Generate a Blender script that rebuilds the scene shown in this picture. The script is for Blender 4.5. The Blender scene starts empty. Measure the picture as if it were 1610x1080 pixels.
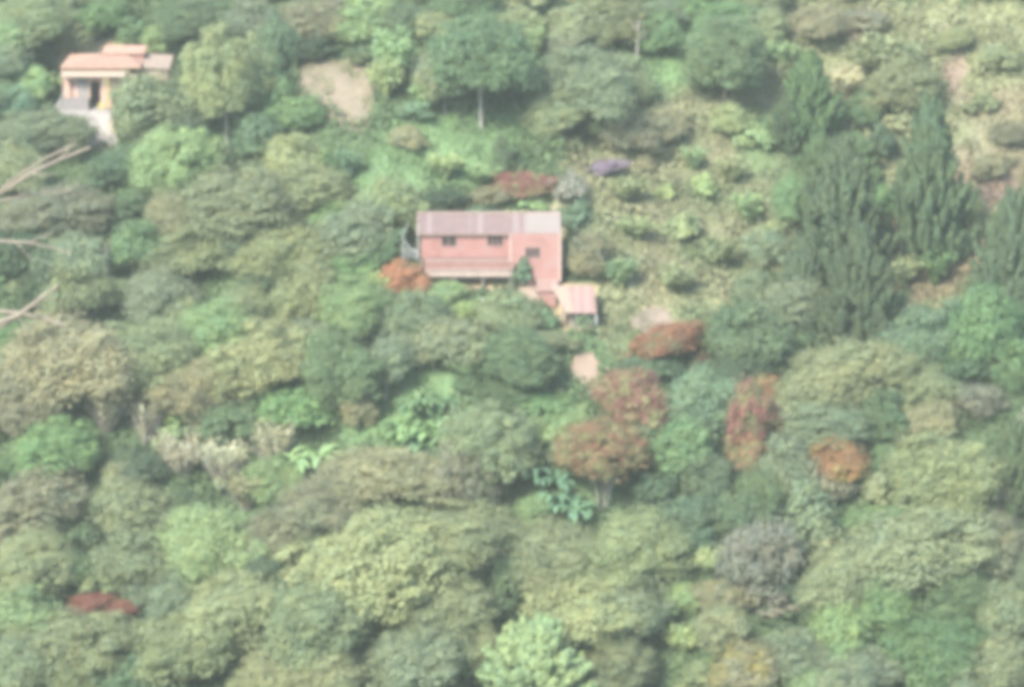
import bpy, math, random
import numpy as np
from mathutils import Vector
R = math.radians
random.seed(7)
RNG = np.random.default_rng(11)
COL = bpy.context.scene.collection
sc = bpy.context.scene

# ------------------------------------------------------------------ camera model (used to read places off the photo)
CAM = np.array([0.0, 0.0, 120.0]); PITCH = R(-14.0); FPX = 5487.0; W0, H0 = 1610.0, 1080.0
FW = np.array([0, math.cos(PITCH), math.sin(PITCH)]); UP = np.array([0, -math.sin(PITCH), math.cos(PITCH)])

def vnoise(x, y, s=0):
    """smooth value noise, numpy"""
    x = np.asarray(x, float); y = np.asarray(y, float)
    xi = np.floor(x); yi = np.floor(y); fx = x - xi; fy = y - yi
    fx = fx*fx*(3-2*fx); fy = fy*fy*(3-2*fy)
    def h(a, b):
        v = np.sin(a*127.1 + b*311.7 + s*74.7)*43758.5453
        return v - np.floor(v)
    return (h(xi, yi)*(1-fx)+h(xi+1, yi)*fx)*(1-fy) + (h(xi, yi+1)*(1-fx)+h(xi+1, yi+1)*fx)*fy

YP = [-80, -20, 0, 25, 60, 110, 160, 205, 230, 250, 291, 340, 420, 470, 520, 640]
ZP = [140, 120.5, 118.2, 107, 82, 40, 8, -7, 1.0, 20.8, 47.4, 79.2, 131, 158, 172, 176]
_yy = np.linspace(-100, 700, 1601); _zz = np.interp(_yy, YP, ZP)
_k = np.exp(-np.linspace(-2, 2, 25)**2); _k /= _k.sum()
_zs = np.convolve(np.pad(_zz, 12, mode='edge'), _k, 'valid')
PADS = []      # terraces: (x0,x1,y0,y1,z,blend)
def ground(x, y):
    x = np.asarray(x, float); y = np.asarray(y, float)
    z = np.interp(y, _yy, _zs)
    far = np.clip((y-205)/30, 0, 1)
    u = x*0.8+y*0.6; v = -x*0.6+y*0.8
    z = z + far*(3.2*np.sin(u/13.0+0.6)*np.cos(v/19.0) + 3.0*(vnoise(u/11, v/17, 3)-0.5) + 1.0*(vnoise(x/4, y/4, 5)-.5))
    z = z + (1-far)*1.2*(vnoise(x/9, y/9, 8)-.5)*np.clip(y/20, 0, 1)
    for (x0, x1, y0, y1, z0, b) in PADS:
        d = np.maximum(np.maximum(x0-x, x-x1), np.maximum(y0-y, y-y1))
        w = np.clip(1-d/b, 0, 1); w = w*w*(3-2*w)
        z = z*(1-w)+z0*w
    return z
def ray(px, py):
    px = np.asarray(px, float); py = np.asarray(py, float)
    d = FW[None, :] + ((px-W0/2)/FPX)[..., None]*np.array([[1, 0, 0]]) - ((py-H0/2)/FPX)[..., None]*UP[None, :]
    return d
def hit(px, py, lift=0.0):
    """where the sight line of a photo pixel meets the ground raised by lift"""
    px = np.atleast_1d(px).astype(float); py = np.atleast_1d(py).astype(float)
    d = ray(px, py); lo = np.full(px.shape, 190.0); hi = np.full(px.shape, 480.0)
    ts = np.linspace(200, 480, 141); found = np.full(px.shape, 480.0)
    for t in ts[::-1]:
        p = CAM + d*t
        below = p[:, 2] < ground(p[:, 0], p[:, 1]) + lift
        found = np.where(below, t, found)
    lo = found-2.2; hi = found
    for _ in range(14):
        m = (lo+hi)/2; p = CAM + d*m[:, None]
        b = p[:, 2] < ground(p[:, 0], p[:, 1]) + lift
        hi = np.where(b, m, hi); lo = np.where(b, lo, m)
    return CAM + d*hi[:, None]
def on_plane(px, py, y):
    d = ray(np.atleast_1d(px), np.atleast_1d(py))[0]
    t = y/d[1]; return CAM + d*t
def project(P):
    P = np.asarray(P, float) - CAM
    dep = P @ FW
    return W0/2 + FPX*P[..., 0]/dep, H0/2 - FPX*(P @ UP)/dep, dep
def lin(c):
    c = np.asarray(c, float)/255.0
    return np.where(c <= .04045, c/12.92, ((c+.055)/1.055)**2.4)
HAZE_IN = np.array([.045, .075, .062])
def albedo(c, k=0.55):
    a = (lin(c)-HAZE_IN)*k
    return np.clip(a, .006, .5)
def lerp(a, b, t): return a+(b-a)*t

# ------------------------------------------------------------------ materials
def new_mat(name):
    m = bpy.data.materials.new(name); m.use_nodes = True
    nt = m.node_tree; nt.nodes.clear()
    out = nt.nodes.new('ShaderNodeOutputMaterial')
    return m, nt, out
def N(nt, t, **kw):
    n = nt.nodes.new(t)
    for k, v in kw.items(): setattr(n, k, v)
    return n
def math_node(nt, op, a, b=None):
    n = N(nt, 'ShaderNodeMath', operation=op)
    for i, v in enumerate((a, b)):
        if v is None: continue
        if isinstance(v, (int, float)): n.inputs[i].default_value = v
        else: nt.links.new(v, n.inputs[i])
    return n.outputs[0]
def mix_col(nt, fac, a, b, mode='MIX'):
    n = N(nt, 'ShaderNodeMix', data_type='RGBA', blend_type=mode)
    for sock, v in ((n.inputs[0], fac), (n.inputs[6], a), (n.inputs[7], b)):
        if isinstance(v, (int, float)): sock.default_value = v
        elif isinstance(v, (tuple, list, np.ndarray)): sock.default_value = (*[float(q) for q in v[:3]], 1)
        else: nt.links.new(v, sock)
    return n.outputs[2]
def noise(nt, vec, scale, detail=3, rough=.5):
    n = N(nt, 'ShaderNodeTexNoise'); n.inputs['Scale'].default_value = scale
    n.inputs['Detail'].default_value = detail; n.inputs['Roughness'].default_value = rough
    if vec is not None: nt.links.new(vec, n.inputs['Vector'])
    return n.outputs['Fac']
def ramp01(nt, v, a, b):
    n = N(nt, 'ShaderNodeMapRange'); n.inputs[1].default_value = a; n.inputs[2].default_value = b
    nt.links.new(v, n.inputs[0]); return n.outputs[0]
def leaf_shader(nt, out, col, trans=.42):
    d = N(nt, 'ShaderNodeBsdfPrincipled'); d.inputs['Roughness'].default_value = .65
    d.inputs['Specular IOR Level'].default_value = .18
    nt.links.new(col, d.inputs['Base Color'])
    t = N(nt, 'ShaderNodeBsdfTranslucent'); nt.links.new(col, t.inputs['Color'])
    m = N(nt, 'ShaderNodeMixShader'); m.inputs[0].default_value = trans
    nt.links.new(d.outputs[0], m.inputs[1]); nt.links.new(t.outputs[0], m.inputs[2])
    nt.links.new(m.outputs[0], out.inputs['Surface'])
def foliage_mat(name, second=None, lo=.45, hi=.6, scale=.55):
    """base colour = the plant's own colour (object colour), varied leaf by leaf and bough by bough"""
    m, nt, out = new_mat(name)
    oi = N(nt, 'ShaderNodeObjectInfo'); geo = N(nt, 'ShaderNodeNewGeometry')
    at = N(nt, 'ShaderNodeAttribute', attribute_name='leafrand')
    base = oi.outputs['Color']
    if second is not None:
        f = noise(nt, geo.outputs['Position'], scale, 3, .6)
        base = mix_col(nt, ramp01(nt, f, lo, hi), base, second)
    n1 = noise(nt, geo.outputs['Position'], .8, 3, .6)
    warm = mix_col(nt, ramp01(nt, n1, .35, .7), base, (1.18, 1.04, .86), 'MULTIPLY')
    n2 = noise(nt, geo.outputs['Position'], .33, 2, .5)
    warm = mix_col(nt, ramp01(nt, n2, .5, .8), warm, (.86, .95, 1.0), 'MULTIPLY')
    v = math_node(nt, 'MULTIPLY_ADD', at.outputs['Fac'], 1.0); nt.nodes[-1].inputs[1].default_value = .7; nt.nodes[-1].inputs[2].default_value = .65
    cc = N(nt, 'ShaderNodeVectorMath', operation='SCALE')
    nt.links.new(warm, cc.inputs[0]); nt.links.new(v, cc.inputs['Scale'])
    leaf_shader(nt, out, cc.outputs[0])
    return m
MAT = {}
MAT['foliage'] = foliage_mat('foliage')
MAT['rust'] = foliage_mat('rust_foliage', tuple(albedo((152, 164, 130), .95)), .44, .58, .8)
MAT['orange'] = foliage_mat('orange_foliage', tuple(albedo((165, 168, 118), .95)), .5, .62, .5)
MAT['dryfol'] = foliage_mat('dry_foliage', tuple(albedo((146, 158, 128), .95)), .52, .66, .5)
def attr_mat(name, trans=.25, bark=False):
    m, nt, out = new_mat(name)
    a = N(nt, 'ShaderNodeAttribute', attribute_name='Col')
    geo = N(nt, 'ShaderNodeNewGeometry')
    n1 = noise(nt, geo.outputs['Position'], 1.3, 4, .6)
    c = mix_col(nt, ramp01(nt, n1, .3, .7), a.outputs['Color'], (1.08, 1.03, .88), 'MULTIPLY')
    leaf_shader(nt, out, c, trans)
    return m
MAT['grass'] = attr_mat('grass_blades')
MAT['soil'] = attr_mat('hill_soil', 0.0)
PF = .6
def plain(name, c, rough=.8, var=.18, scale=3.0, stripes=None, spec=.3, dirt=None, metal=0):
    m, nt, out = new_mat(name)
    geo = N(nt, 'ShaderNodeNewGeometry'); tc = N(nt, 'ShaderNodeTexCoord')
    n1 = noise(nt, geo.outputs['Position'], scale, 5, .65)
    c = np.array(c, float)*PF
    if dirt is not None: dirt = tuple(np.array(dirt)*PF)
    if stripes is not None: stripes = (stripes[0], tuple(np.array(stripes[1])*PF), stripes[2])
    col = mix_col(nt, ramp01(nt, n1, .3, .7), tuple(c*(1-var)), tuple(np.clip(c*(1+var), 0, .9)))
    if dirt is not None:
        n2 = noise(nt, geo.outputs['Position'], .9, 4, .7)
        col = mix_col(nt, ramp01(nt, n2, .5, .72), col, dirt)
    if stripes is not None:
        sx = N(nt, 'ShaderNodeSeparateXYZ'); nt.links.new(geo.outputs['Position'], sx.inputs[0])
        n3 = N(nt, 'ShaderNodeTexNoise', noise_dimensions='1D')
        n3.inputs['Scale'].default_value = stripes[0]; n3.inputs['Detail'].default_value = 1
        nt.links.new(sx.outputs[0], n3.inputs['W'])
        col = mix_col(nt, ramp01(nt, n3.outputs['Fac'], stripes[2], stripes[2]+.06), col, stripes[1])
    b = N(nt, 'ShaderNodeBsdfPrincipled'); b.inputs['Roughness'].default_value = rough
    b.inputs['Specular IOR Level'].default_value = spec; b.inputs['Metallic'].default_value = metal
    nt.links.new(col, b.inputs['Base Color']); nt.links.new(b.outputs[0], out.inputs['Surface'])
    MAT[name] = m; return m
plain('bark', (.24, .21, .17)); plain('pale_bark', (.48, .45, .38)); plain('bare_branch', (.36, .31, .24), var=.15)
plain('dry_twig', (.34, .31, .27))
plain('salmon_wall', (.46, .235, .20), var=.2, scale=.9, dirt=(.37, .26, .235))
plain('salmon_wall_pale', (.48, .26, .22), var=.2, scale=.9, dirt=(.39, .275, .245))
plain('trim_pink', (.64, .48, .41)); plain('deck_board', (.56, .45, .37), var=.25, scale=2)
plain('pink_tin', (.31, .215, .19), rough=.55, var=.15, scale=1.5, stripes=(1.3, (.38, .30, .27), .56), dirt=(.26, .215, .185))
plain('cream_tin', (.40, .34, .29), rough=.55, var=.1, stripes=(1.6, (.40, .32, .29), .55))
plain('dark_opening', (.05, .045, .045)); plain('window_frame', (.40, .27, .23)); plain('glass', (.07, .06, .06), rough=.4, spec=.2)
plain('white_paint', (.52, .54, .50)); plain('old_wood', (.33, .29, .25), var=.3)
plain('shade_tinted_timber', (.13, .10, .085))  # dark base colour carries the shade under floors and inside openings
plain('terracotta', (.60, .37, .265), var=.15, scale=2, dirt=(.58, .42, .31))
plain('peach_wall', (.64, .44, .34), var=.08, scale=1); plain('cream_wall', (.56, .44, .33), var=.08)
plain('grey_wall', (.33, .30, .28)); plain('yellow_paint', (.55, .46, .16))
plain('concrete', (.44, .40, .36), var=.12, scale=.8, dirt=(.38, .33, .28))
plain('tan_soil', (.33, .27, .19), var=.2, scale=.7, dirt=(.19, .19, .12))
plain('peach_soil', (.40, .30, .22), var=.15, scale=1.0); plain('pink_soil', (.36, .28, .22), var=.2, scale=.8, dirt=(.19, .18, .12))
plain('car_paint', (.30, .30, .31), rough=.35, spec=.5); plain('tyre', (.03, .03, .03)); plain('pale_glass', (.55, .56, .55), rough=.2)
plain('rim', (.4, .4, .4), rough=.4)
plain('tan_tin', (.44, .34, .26), var=.12); plain('rose_tin', (.38, .25, .21), var=.14, stripes=(1.2, (.42, .30, .26), .52))

# ------------------------------------------------------------------ mesh helpers
def mesh_from(name, V, F4, mats, attr=None, col=None, smooth=False):
    me = bpy.data.meshes.new(name)
    V = np.asarray(V, np.float32); F4 = np.asarray(F4, np.int32)
    n = F4.shape[1]
    me.vertices.add(len(V)); me.vertices.foreach_set('co', V.ravel())
    me.loops.add(F4.size); me.loops.foreach_set('vertex_index', F4.ravel())
    me.polygons.add(len(F4)); me.polygons.foreach_set('loop_start', np.arange(0, F4.size, n, dtype=np.int32))
    me.polygons.foreach_set('loop_total', np.full(len(F4), n, np.int32))
    if smooth: me.polygons.foreach_set('use_smooth', np.ones(len(F4), bool))
    if attr is not None:
        a = me.attributes.new('leafrand', 'FLOAT', 'FACE'); a.data.foreach_set('value', np.asarray(attr, np.float32))
    if col is not None:
        a = me.attributes.new('Col', 'FLOAT_COLOR', 'POINT')
        c = np.ones((len(V), 4), np.float32); c[:, :3] = col; a.data.foreach_set('color', c.ravel())
    me.update(); me.validate()
    for m in (mats if isinstance(mats, (list, tuple)) else [mats]): me.materials.append(m)
    return me
def leaves(P, Nrm, size, elong=1.3, T=None, rng=RNG):
    """rhombic leaf sprays at P facing Nrm"""
    n = len(P)
    Nrm = Nrm/np.maximum(np.linalg.norm(Nrm, axis=1, keepdims=True), 1e-6)
    if T is None: T = rng.normal(size=(n, 3))
    T = T - (T*Nrm).sum(1, keepdims=True)*Nrm
    T /= np.maximum(np.linalg.norm(T, axis=1, keepdims=True), 1e-6)
    B = np.cross(Nrm, T)
    s = (size*rng.uniform(.7, 1.35, n))[:, None]
    V = np.empty((n, 4, 3))
    V[:, 0] = P - T*s*elong*.5; V[:, 1] = P + B*s*.5 + Nrm*s*.08; V[:, 2] = P + T*s*elong*.5; V[:, 3] = P - B*s*.5 + Nrm*s*.08
    return V.reshape(-1, 3), np.arange(n*4).reshape(-1, 4)
def tube(pts, rad, sides=6):
    pts = np.asarray(pts, float); k = len(pts); V = []; F = []
    for i in range(k):
        t = pts[min(i+1, k-1)]-pts[max(i-1, 0)]; t /= max(np.linalg.norm(t), 1e-9)
        a = np.cross(t, [0, 0, 1.]) if abs(t[2]) < .9 else np.cross(t, [1., 0, 0]); a /= np.linalg.norm(a); b = np.cross(t, a)
        for s in range(sides):
            an = 2*math.pi*s/sides; V.append(pts[i]+(a*math.cos(an)+b*math.sin(an))*rad[i])
    for i in range(k-1):
        for s in range(sides):
            F.append([i*sides+s, i*sides+(s+1) % sides, (i+1)*sides+(s+1) % sides, (i+1)*sides+s])
    V.append(pts[-1]); V.append(pts[0]); e = len(V)-2
    for s in range(0, sides): F.append([(k-1)*sides+s, (k-1)*sides+(s+1) % sides, e, e]); F.append([(s+1) % sides, s, e+1, e+1])
    return np.array(V), F
class MB:
    def __init__(s): s.v = []; s.f = []; s.n = 0
    def add(s, V, F):
        s.v.append(np.asarray(V, float)); s.f += [[i+s.n for i in dict.fromkeys(q)] for q in F]; s.n += len(V); return s
    def tube(s, pts, rad, sides=6): return s.add(*tube(pts, rad, sides))
    def box(s, x0, x1, y0, y1, z0, z1):
        V = [(x, y, z) for z in (z0, z1) for y in (y0, y1) for x in (x0, x1)]
        return s.add(V, [[0, 2, 3, 1], [4, 5, 7, 6], [0, 1, 5, 4], [2, 6, 7, 3], [0, 4, 6, 2], [1, 3, 7, 5]])
    def slab(s, quad, th):
        """sloping sheet: four top corners, thickness downwards"""
        q = [np.array(p, float) for p in quad]; V = q+[p-np.array([0, 0, th]) for p in q]
        return s.add(V, [[0, 1, 2, 3], [7, 6, 5, 4]]+[[i, i+4, (i+1) % 4+4, (i+1) % 4] for i in range(4)])
    def prism(s, prof, x0, x1):
        n = len(prof); V = [(x0, a, b) for a, b in prof]+[(x1, a, b) for a, b in prof]
        return s.add(V, [list(range(n))[::-1], list(range(n, 2*n))]+[[i, (i+1) % n, n+(i+1) % n, n+i] for i in range(n)])
    def build(s, name, mat, parent=None, bevel=0):
        me = bpy.data.meshes.new(name); me.from_pydata(np.concatenate(s.v).tolist(), [], s.f); me.update()
        me.materials.append(MAT[mat] if isinstance(mat, str) else mat)
        o = bpy.data.objects.new(name, me); COL.objects.link(o)
        if parent is not None: o.parent = parent
        if bevel:
            b = o.modifiers.new('bevel', 'BEVEL'); b.width = bevel; b.segments = 2
        return o
def tag(o, label=None, cat=None, group=None, kind=None):
    if label: o['label'] = label
    if cat: o['category'] = cat
    if group: o['group'] = group
    if kind: o['kind'] = kind
    return o
def empty(name, loc, rz=0):
    o = bpy.data.objects.new(name, None); COL.objects.link(o); o.location = loc; o.rotation_euler = (0, 0, rz)
    o.empty_display_size = .3; return o

# ------------------------------------------------------------------ foliage archetypes (unit size: x,y in [-.5,.5], z in [0,1])
def sphere_pts(n, rng):
    d = rng.normal(size=(n, 3)); return d/np.linalg.norm(d, axis=1, keepdims=True)
def lobed(kind, nl, per, ls, seed):
    rng = np.random.default_rng(seed)
    P = []; Nn = []; A = []
    dirs = sphere_pts(nl*3, rng)
    if kind == 'dome': dirs = dirs[dirs[:, 2] > -.62][:nl]
    elif kind == 'round': dirs = dirs[dirs[:, 2] > -.75][:nl]
    else: dirs = dirs[:nl]
    ang = np.arctan2(dirs[:, 1], dirs[:, 0])
    ph = rng.uniform(0, 6.28, 3)
    wob = 1+.18*np.sin(2*ang+ph[0])+.17*np.sin(3*ang+ph[1])+.10*np.sin(5*ang+ph[2])
    for d, w in zip(dirs, wob):
        r = (rng.uniform(.07, .16) if rng.random() < .7 else rng.uniform(.16, .27))*(1 if nl < 70 else (.86 if nl < 150 else .62))
        if kind == 'cone':
            z = rng.random()**1.25; rr = (1-z)**.8*.40
            a = rng.uniform(0, 6.28); c = np.array([math.cos(a)*rr, math.sin(a)*rr, .08+z*.84]); r = r*(.45+.6*(1-z))
            out = np.array([math.cos(a), math.sin(a), .6])
        else:
            shell = rng.uniform(.5, 1.1) if nl < 70 else (rng.uniform(.62, 1.08) if nl < 150 else rng.uniform(.74, 1.12))
            c = np.array([d[0]*.40*w*shell, d[1]*.40*w*shell, 0])
            if kind == 'dome':
                top = math.sqrt(max(0, 1-min(1, (d[0]**2+d[1]**2)*shell**2)))
                c[2] = .36+(.50 if d[2] > 0 else .40)*d[2]*shell + rng.uniform(-.17, .16)*(1 if nl < 70 else .7)
            else: c[2] = .5+.42*d[2]*shell
            out = d
        q = sphere_pts(per, rng)
        keep = (q @ out > -.45) & (q[:, 2] > -.75)
        q = q[keep]
        if kind == 'dome': sc3 = np.array([1.15, 1.15, .95])
        else: sc3 = np.array([1, 1, 1.0])
        lump = 1+.22*np.sin(q[:, 0]*7+seed)*np.sin(q[:, 1]*6+r*90)*np.sin(q[:, 2]*6)
        rad = r*rng.uniform(.5, 1.28, len(q))*lump
        p = c+q*rad[:, None]*sc3
        P.append(p); Nn.append(q*1.0+np.array([0, 0, .55])+rng.normal(size=q.shape)*.32)
        lv = rng.uniform(.32, .68); A.append(np.clip(lv+rng.normal(size=len(q))*.13, .05, 1))
    # inner fill so that the crown has depth and few see-through holes
    m = nl*per//8
    q = sphere_pts(m, rng)*rng.uniform(.2, .85, (m, 1))
    if kind == 'cone':
        z = rng.random(m); a = rng.uniform(0, 6.28, m); rr = (1-z)*.36*np.sqrt(rng.random(m)); p = np.c_[np.cos(a)*rr, np.sin(a)*rr, z*.9]
    else:
        p = np.c_[q[:, 0]*.40, q[:, 1]*.40, (.42+.40*q[:, 2]) if kind == 'dome' else (.5+.42*q[:, 2])]
        if kind == 'dome': p = p[p[:, 2] > .2]
    P.append(p); Nn.append(sphere_pts(len(p), rng)); A.append(rng.uniform(.2, .6, len(p)))
    P = np.concatenate(P); Nn = np.concatenate(Nn); A = np.concatenate(A)
    ok = P[:, 2] > -.02
    P = P[ok]; Nn = Nn[ok]; A = A[ok]
    V, F = leaves(P, Nn, ls, 1.35, rng=rng)
    return V, F, A
def plume(npl, per, ls, seed, slim=.6):
    """tall feathery crown: many soft upright boughs under a pointed outline"""
    rng = np.random.default_rng(seed); P = []; Nn = []; T = []; A = []; ph = rng.uniform(0, 6.28, 3)
    for i in range(npl):
        a = rng.uniform(0, 6.28); hz = rng.uniform(0, .86)
        rm = .43*(1-(hz/.93)**1.5)**.85*(1+.26*math.sin(3*a+ph[0]+hz*9)+.16*math.sin(hz*19+ph[1])+rng.uniform(-.12, .22))*(1.08-.1*min(hz*4, .5)); rr = rm*math.sqrt(rng.uniform(.05, 1))
        cx, cy = math.cos(a)*rr, math.sin(a)*rr
        L = rng.uniform(.08, .17)*(1.15-.3*hz); t = rng.random(per)
        w = rng.uniform(.05, .095)*(1.05-.55*hz)*np.sin(np.clip(t*.85+.15, 0, 1)*math.pi)**.6
        an = rng.uniform(0, 6.28, per); out = np.array([math.cos(a), math.sin(a)])*rr*.3
        rad = rng.uniform(.6, 1.05, per)
        P.append(np.c_[cx+np.cos(an)*w*rad+out[0]*t, cy+np.sin(an)*w*rad+out[1]*t, hz+t*L])
        Nn.append(np.c_[np.cos(an), np.sin(an), rng.normal(0, .4, per)+.5]); T.append(np.c_[np.cos(an)*.6, np.sin(an)*.6, np.ones(per)]+rng.normal(0, .55, (per, 3)))
        A.append(np.clip(rng.uniform(.35, .6)+rng.normal(0, .13, per), .05, 1))
    P = np.concatenate(P); V, F = leaves(P, np.concatenate(Nn), ls, 1.7, T=np.concatenate(T), rng=rng)
    V[:, 2] = np.clip(V[:, 2], 0, 1.05)
    return V, F, np.concatenate(A)
def spray(ns, per, ls, seed, droop=1.0, twig=False, spread=.5):
    """arching fronds or dry canes out of one stool"""
    rng = np.random.default_rng(seed); P = []; Nn = []; T = []; A = []
    for i in range(ns):
        a = rng.uniform(0, 6.28); L = rng.uniform(.55, 1.0); out = rng.uniform(.15, spread)
        t = np.sort(rng.random(per))**.7
        x = np.cos(a)*out*t*L; y = np.sin(a)*out*t*L
        z = L*(t*1.25-droop*.55*t**3*(out/.5))
        d = np.c_[np.cos(a)*out*np.ones(per), np.sin(a)*out*np.ones(per), 1.25-droop*1.65*t**2*(out/.5)]
        side = rng.normal(size=(per, 3))*(.06 if not twig else .03)
        p = np.c_[x, y, z]+side*t[:, None]
        P.append(p); T.append(d+side*6); Nn.append(rng.normal(size=(per, 3))+np.array([0, 0, .8]))
        A.append(np.clip(rng.uniform(.3, .7)+rng.normal(0, .12, per), .05, 1))
    P = np.concatenate(P); P[:, 2] = np.clip(P[:, 2], 0.01, 1.05)
    V, F = leaves(P, np.concatenate(Nn), ls, 3.0, T=np.concatenate(T), rng=rng)
    return V, F, np.concatenate(A)
def banana(nst, seed):
    """big arching paddle leaves, each with a folded midrib and torn wavy edge"""
    rng = np.random.default_rng(seed); V = []; F = []; A = []; n = 0
    for s in range(nst):
        bx, by = rng.uniform(-.28, .28, 2) if nst > 1 else (0, 0); hh = rng.uniform(.25, .5)
        for k in range(rng.integers(8, 12)):
            a = rng.uniform(0, 6.28); L = rng.uniform(.26, .42); up = rng.uniform(.5, 1.5); seg = 9
            ts = np.linspace(0, 1, seg)
            cx = bx+np.cos(a)*L*.85*ts; cy = by+np.sin(a)*L*.85*ts; cz = hh+L*(up*ts-(.55+up*.45)*ts**2.2)
            wd = .052*np.sin(np.clip(ts*.93+.04, 0, 1)*math.pi)**.55*rng.uniform(.8, 1.1)
            sx, sy = -np.sin(a), np.cos(a); wv = rng.uniform(.8, 1.1, seg)
            for i in range(seg):
                V += [(cx[i]-sx*wd[i]*wv[i], cy[i]-sy*wd[i]*wv[i], cz[i]+.02), (cx[i], cy[i], cz[i]), (cx[i]+sx*wd[i], cy[i]+sy*wd[i], cz[i]+.02)]
            lv = rng.uniform(.35, .85)
            for i in range(seg-1):
                b = n+i*3; F += [[b, b+1, b+4, b+3], [b+1, b+2, b+5, b+4]]; A += [lv+rng.uniform(-.08, .08)]*2
            n += seg*3
    return np.array(V), np.array(F), np.array(A)
def stems_mesh(seed, kind='trunk'):
    """unit height trunk with limbs; x,y spread in crown widths"""
    rng = np.random.default_rng(seed); mb = MB()
    if kind == 'trunk':
        b = rng.uniform(-.03, .03, 2)
        mb.tube([(0, 0, -.12), (b[0]*.5, b[1]*.5, .25), (b[0], b[1], .55), (b[0]*1.5, b[1]*1.5, .8)], [.030, .022, .018, .010], 7)
        for k in range(7):
            a = k*.9+rng.uniform(-.3, .3); z = rng.uniform(.42, .7); o = rng.uniform(.18, .34)
            mb.tube([(b[0], b[1], z), (b[0]+math.cos(a)*o*.45, b[1]+math.sin(a)*o*.45, z+.1), (b[0]+math.cos(a)*o, b[1]+math.sin(a)*o, min(1.0, z+.27))], [.012, .008, .003], 5)
    elif kind == 'fan':
        for k in range(8):
            a = k*.785+rng.uniform(-.3, .3); o = rng.uniform(.28, .46)
            mb.tube([(math.cos(a)*.02, math.sin(a)*.02, -.1), (math.cos(a)*o*.3, math.sin(a)*o*.3, .35), (math.cos(a)*o*.8, math.sin(a)*o*.8, .7), (math.cos(a)*o, math.sin(a)*o, .95)], [.010, .008, .006, .002], 6)
    elif kind == 'twigs':
        for k in range(34):
            a = rng.uniform(0, 6.28); o = rng.uniform(.1, .48); z1 = rng.uniform(.6, 1.0); w = rng.uniform(-.06, .06, 2)
            p1 = (math.cos(a)*o*.5+w[0], math.sin(a)*o*.5+w[1], z1*.55); p2 = (math.cos(a)*o, math.sin(a)*o, z1)
            mb.tube([(math.cos(a)*.03, math.sin(a)*.03, 0), p1, p2], [.011, .008, .003], 4)
            for j in range(3):
                q = rng.normal(0, .08, 3); mb.tube([p1, (p1[0]+q[0], p1[1]+q[1], p1[2]+.15+abs(q[2]))], [.005, .002], 4)
    o = mb.build('trunk', 'bark'); me = o.data; bpy.data.objects.remove(o)
    me.materials.clear(); me.materials.append(MAT['bark']); return me
ARCH = {}
def arche(key, fn, n):
    ARCH[key] = [mesh_from(key, *fn(i)[:2], MAT['foliage'], attr=fn(i)[2]) for i in range(n)]
def lobefn(kind, nl, per, ls, off):
    return lambda i: lobed(kind, nl, per, ls, off+i*13)
for key, kind, nl, per, ls, n, off in (
        ('dome_s', 'dome', 34, 110, .058, 4, 10), ('dome_m', 'dome', 110, 200, .028, 5, 110), ('dome_l', 'dome', 290, 185, .0195, 4, 210),
        ('round_s', 'round', 26, 90, .075, 4, 310), ('round_m', 'round', 75, 170, .034, 4, 410), ('round_l', 'round', 180, 140, .024, 2, 470), ('cone_m', 'cone', 60, 120, .042, 3, 510)):
    arche(key, lobefn(kind, nl, per, ls, off), n)
arche('plume', lambda i: plume(420, 100, .026, 610+i), 3)
arche('spray', lambda i: spray(60, 70, .040, 710+i), 3)
arche('tuft', lambda i: spray(46, 26, .055, 760+i, .7), 2)
arche('canes', lambda i: spray(70, 34, .022, 810+i, .35, True, .45), 3)
arche('banana', lambda i: banana(6, 910+i), 3)
TR = {'trunk': [stems_mesh(i) for i in range(4)], 'fan': [stems_mesh(31, 'fan')], 'twigs': [stems_mesh(41+i, 'twigs') for i in range(2)]}

# ------------------------------------------------------------------ terraces for the houses (base points read off the photo)
G_MAIN = hit(760, 447)[0]; G_PEACH = hit(140, 170)[0]; G_SHED = hit(912, 518)[0]
PADS.append((G_MAIN[0]-6.0, G_MAIN[0]+7.0, G_MAIN[1]-.3, G_MAIN[1]+5.6, G_MAIN[2], 3.0))
PADS.append((G_PEACH[0]-3.5, G_PEACH[0]+8.5, G_PEACH[1]-2.2, G_PEACH[1]+7.5, G_PEACH[2], 3.2))
PADS.append((G_SHED[0]-1.8, G_SHED[0]+1.6, G_SHED[1]-.3, G_SHED[1]+2.6, G_SHED[2], 2.0))

# ------------------------------------------------------------------ what grows where (outlines on the hillside)
def inside(poly, x, y):
    x = np.asarray(x, float); y = np.asarray(y, float); r = np.zeros(x.shape, bool); n = len(poly)
    for i in range(n):
        x1, y1 = poly[i]; x2, y2 = poly[(i+1) % n]
        if y1 == y2: continue
        c = ((y1 > y) != (y2 > y)) & (x < (x2-x1)*(y-y1)/(y2-y1)+x1); r ^= c
    return r
MEADOW = [(840, 150), (868, 178), (812, 225), (800, 280), (700, 285), (640, 305), (575, 335), (505, 335), (515, 290), (560, 255), (610, 215), (670, 185), (745, 180)]
MEADOW2 = [(1000, 80), (1075, 95), (1095, 140), (1060, 160), (1000, 145)]
SLOPE = [(960, 165), (1200, 120), (1240, 200), (1250, 420), (1160, 450), (1110, 540), (960, 560), (930, 500), (945, 440), (890, 380), (885, 320), (890, 250), (850, 215)]
RIGHT = [(1215, 0), (1700, 0), (1700, 470), (1540, 400), (1520, 480), (1390, 500), (1400, 330), (1340, 230), (1240, 215), (1190, 130)]
STRIPE = [(1465, 40), (1500, 50), (1535, 150), (1560, 230), (1600, 330), (1540, 330), (1515, 240), (1490, 130)]
SHELF = [(1395, 330), (1560, 330), (1545, 470), (1400, 480)]
BRIGHT = [(620, 560), (720, 600), (700, 700), (560, 720), (530, 680), (600, 620)]
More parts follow.
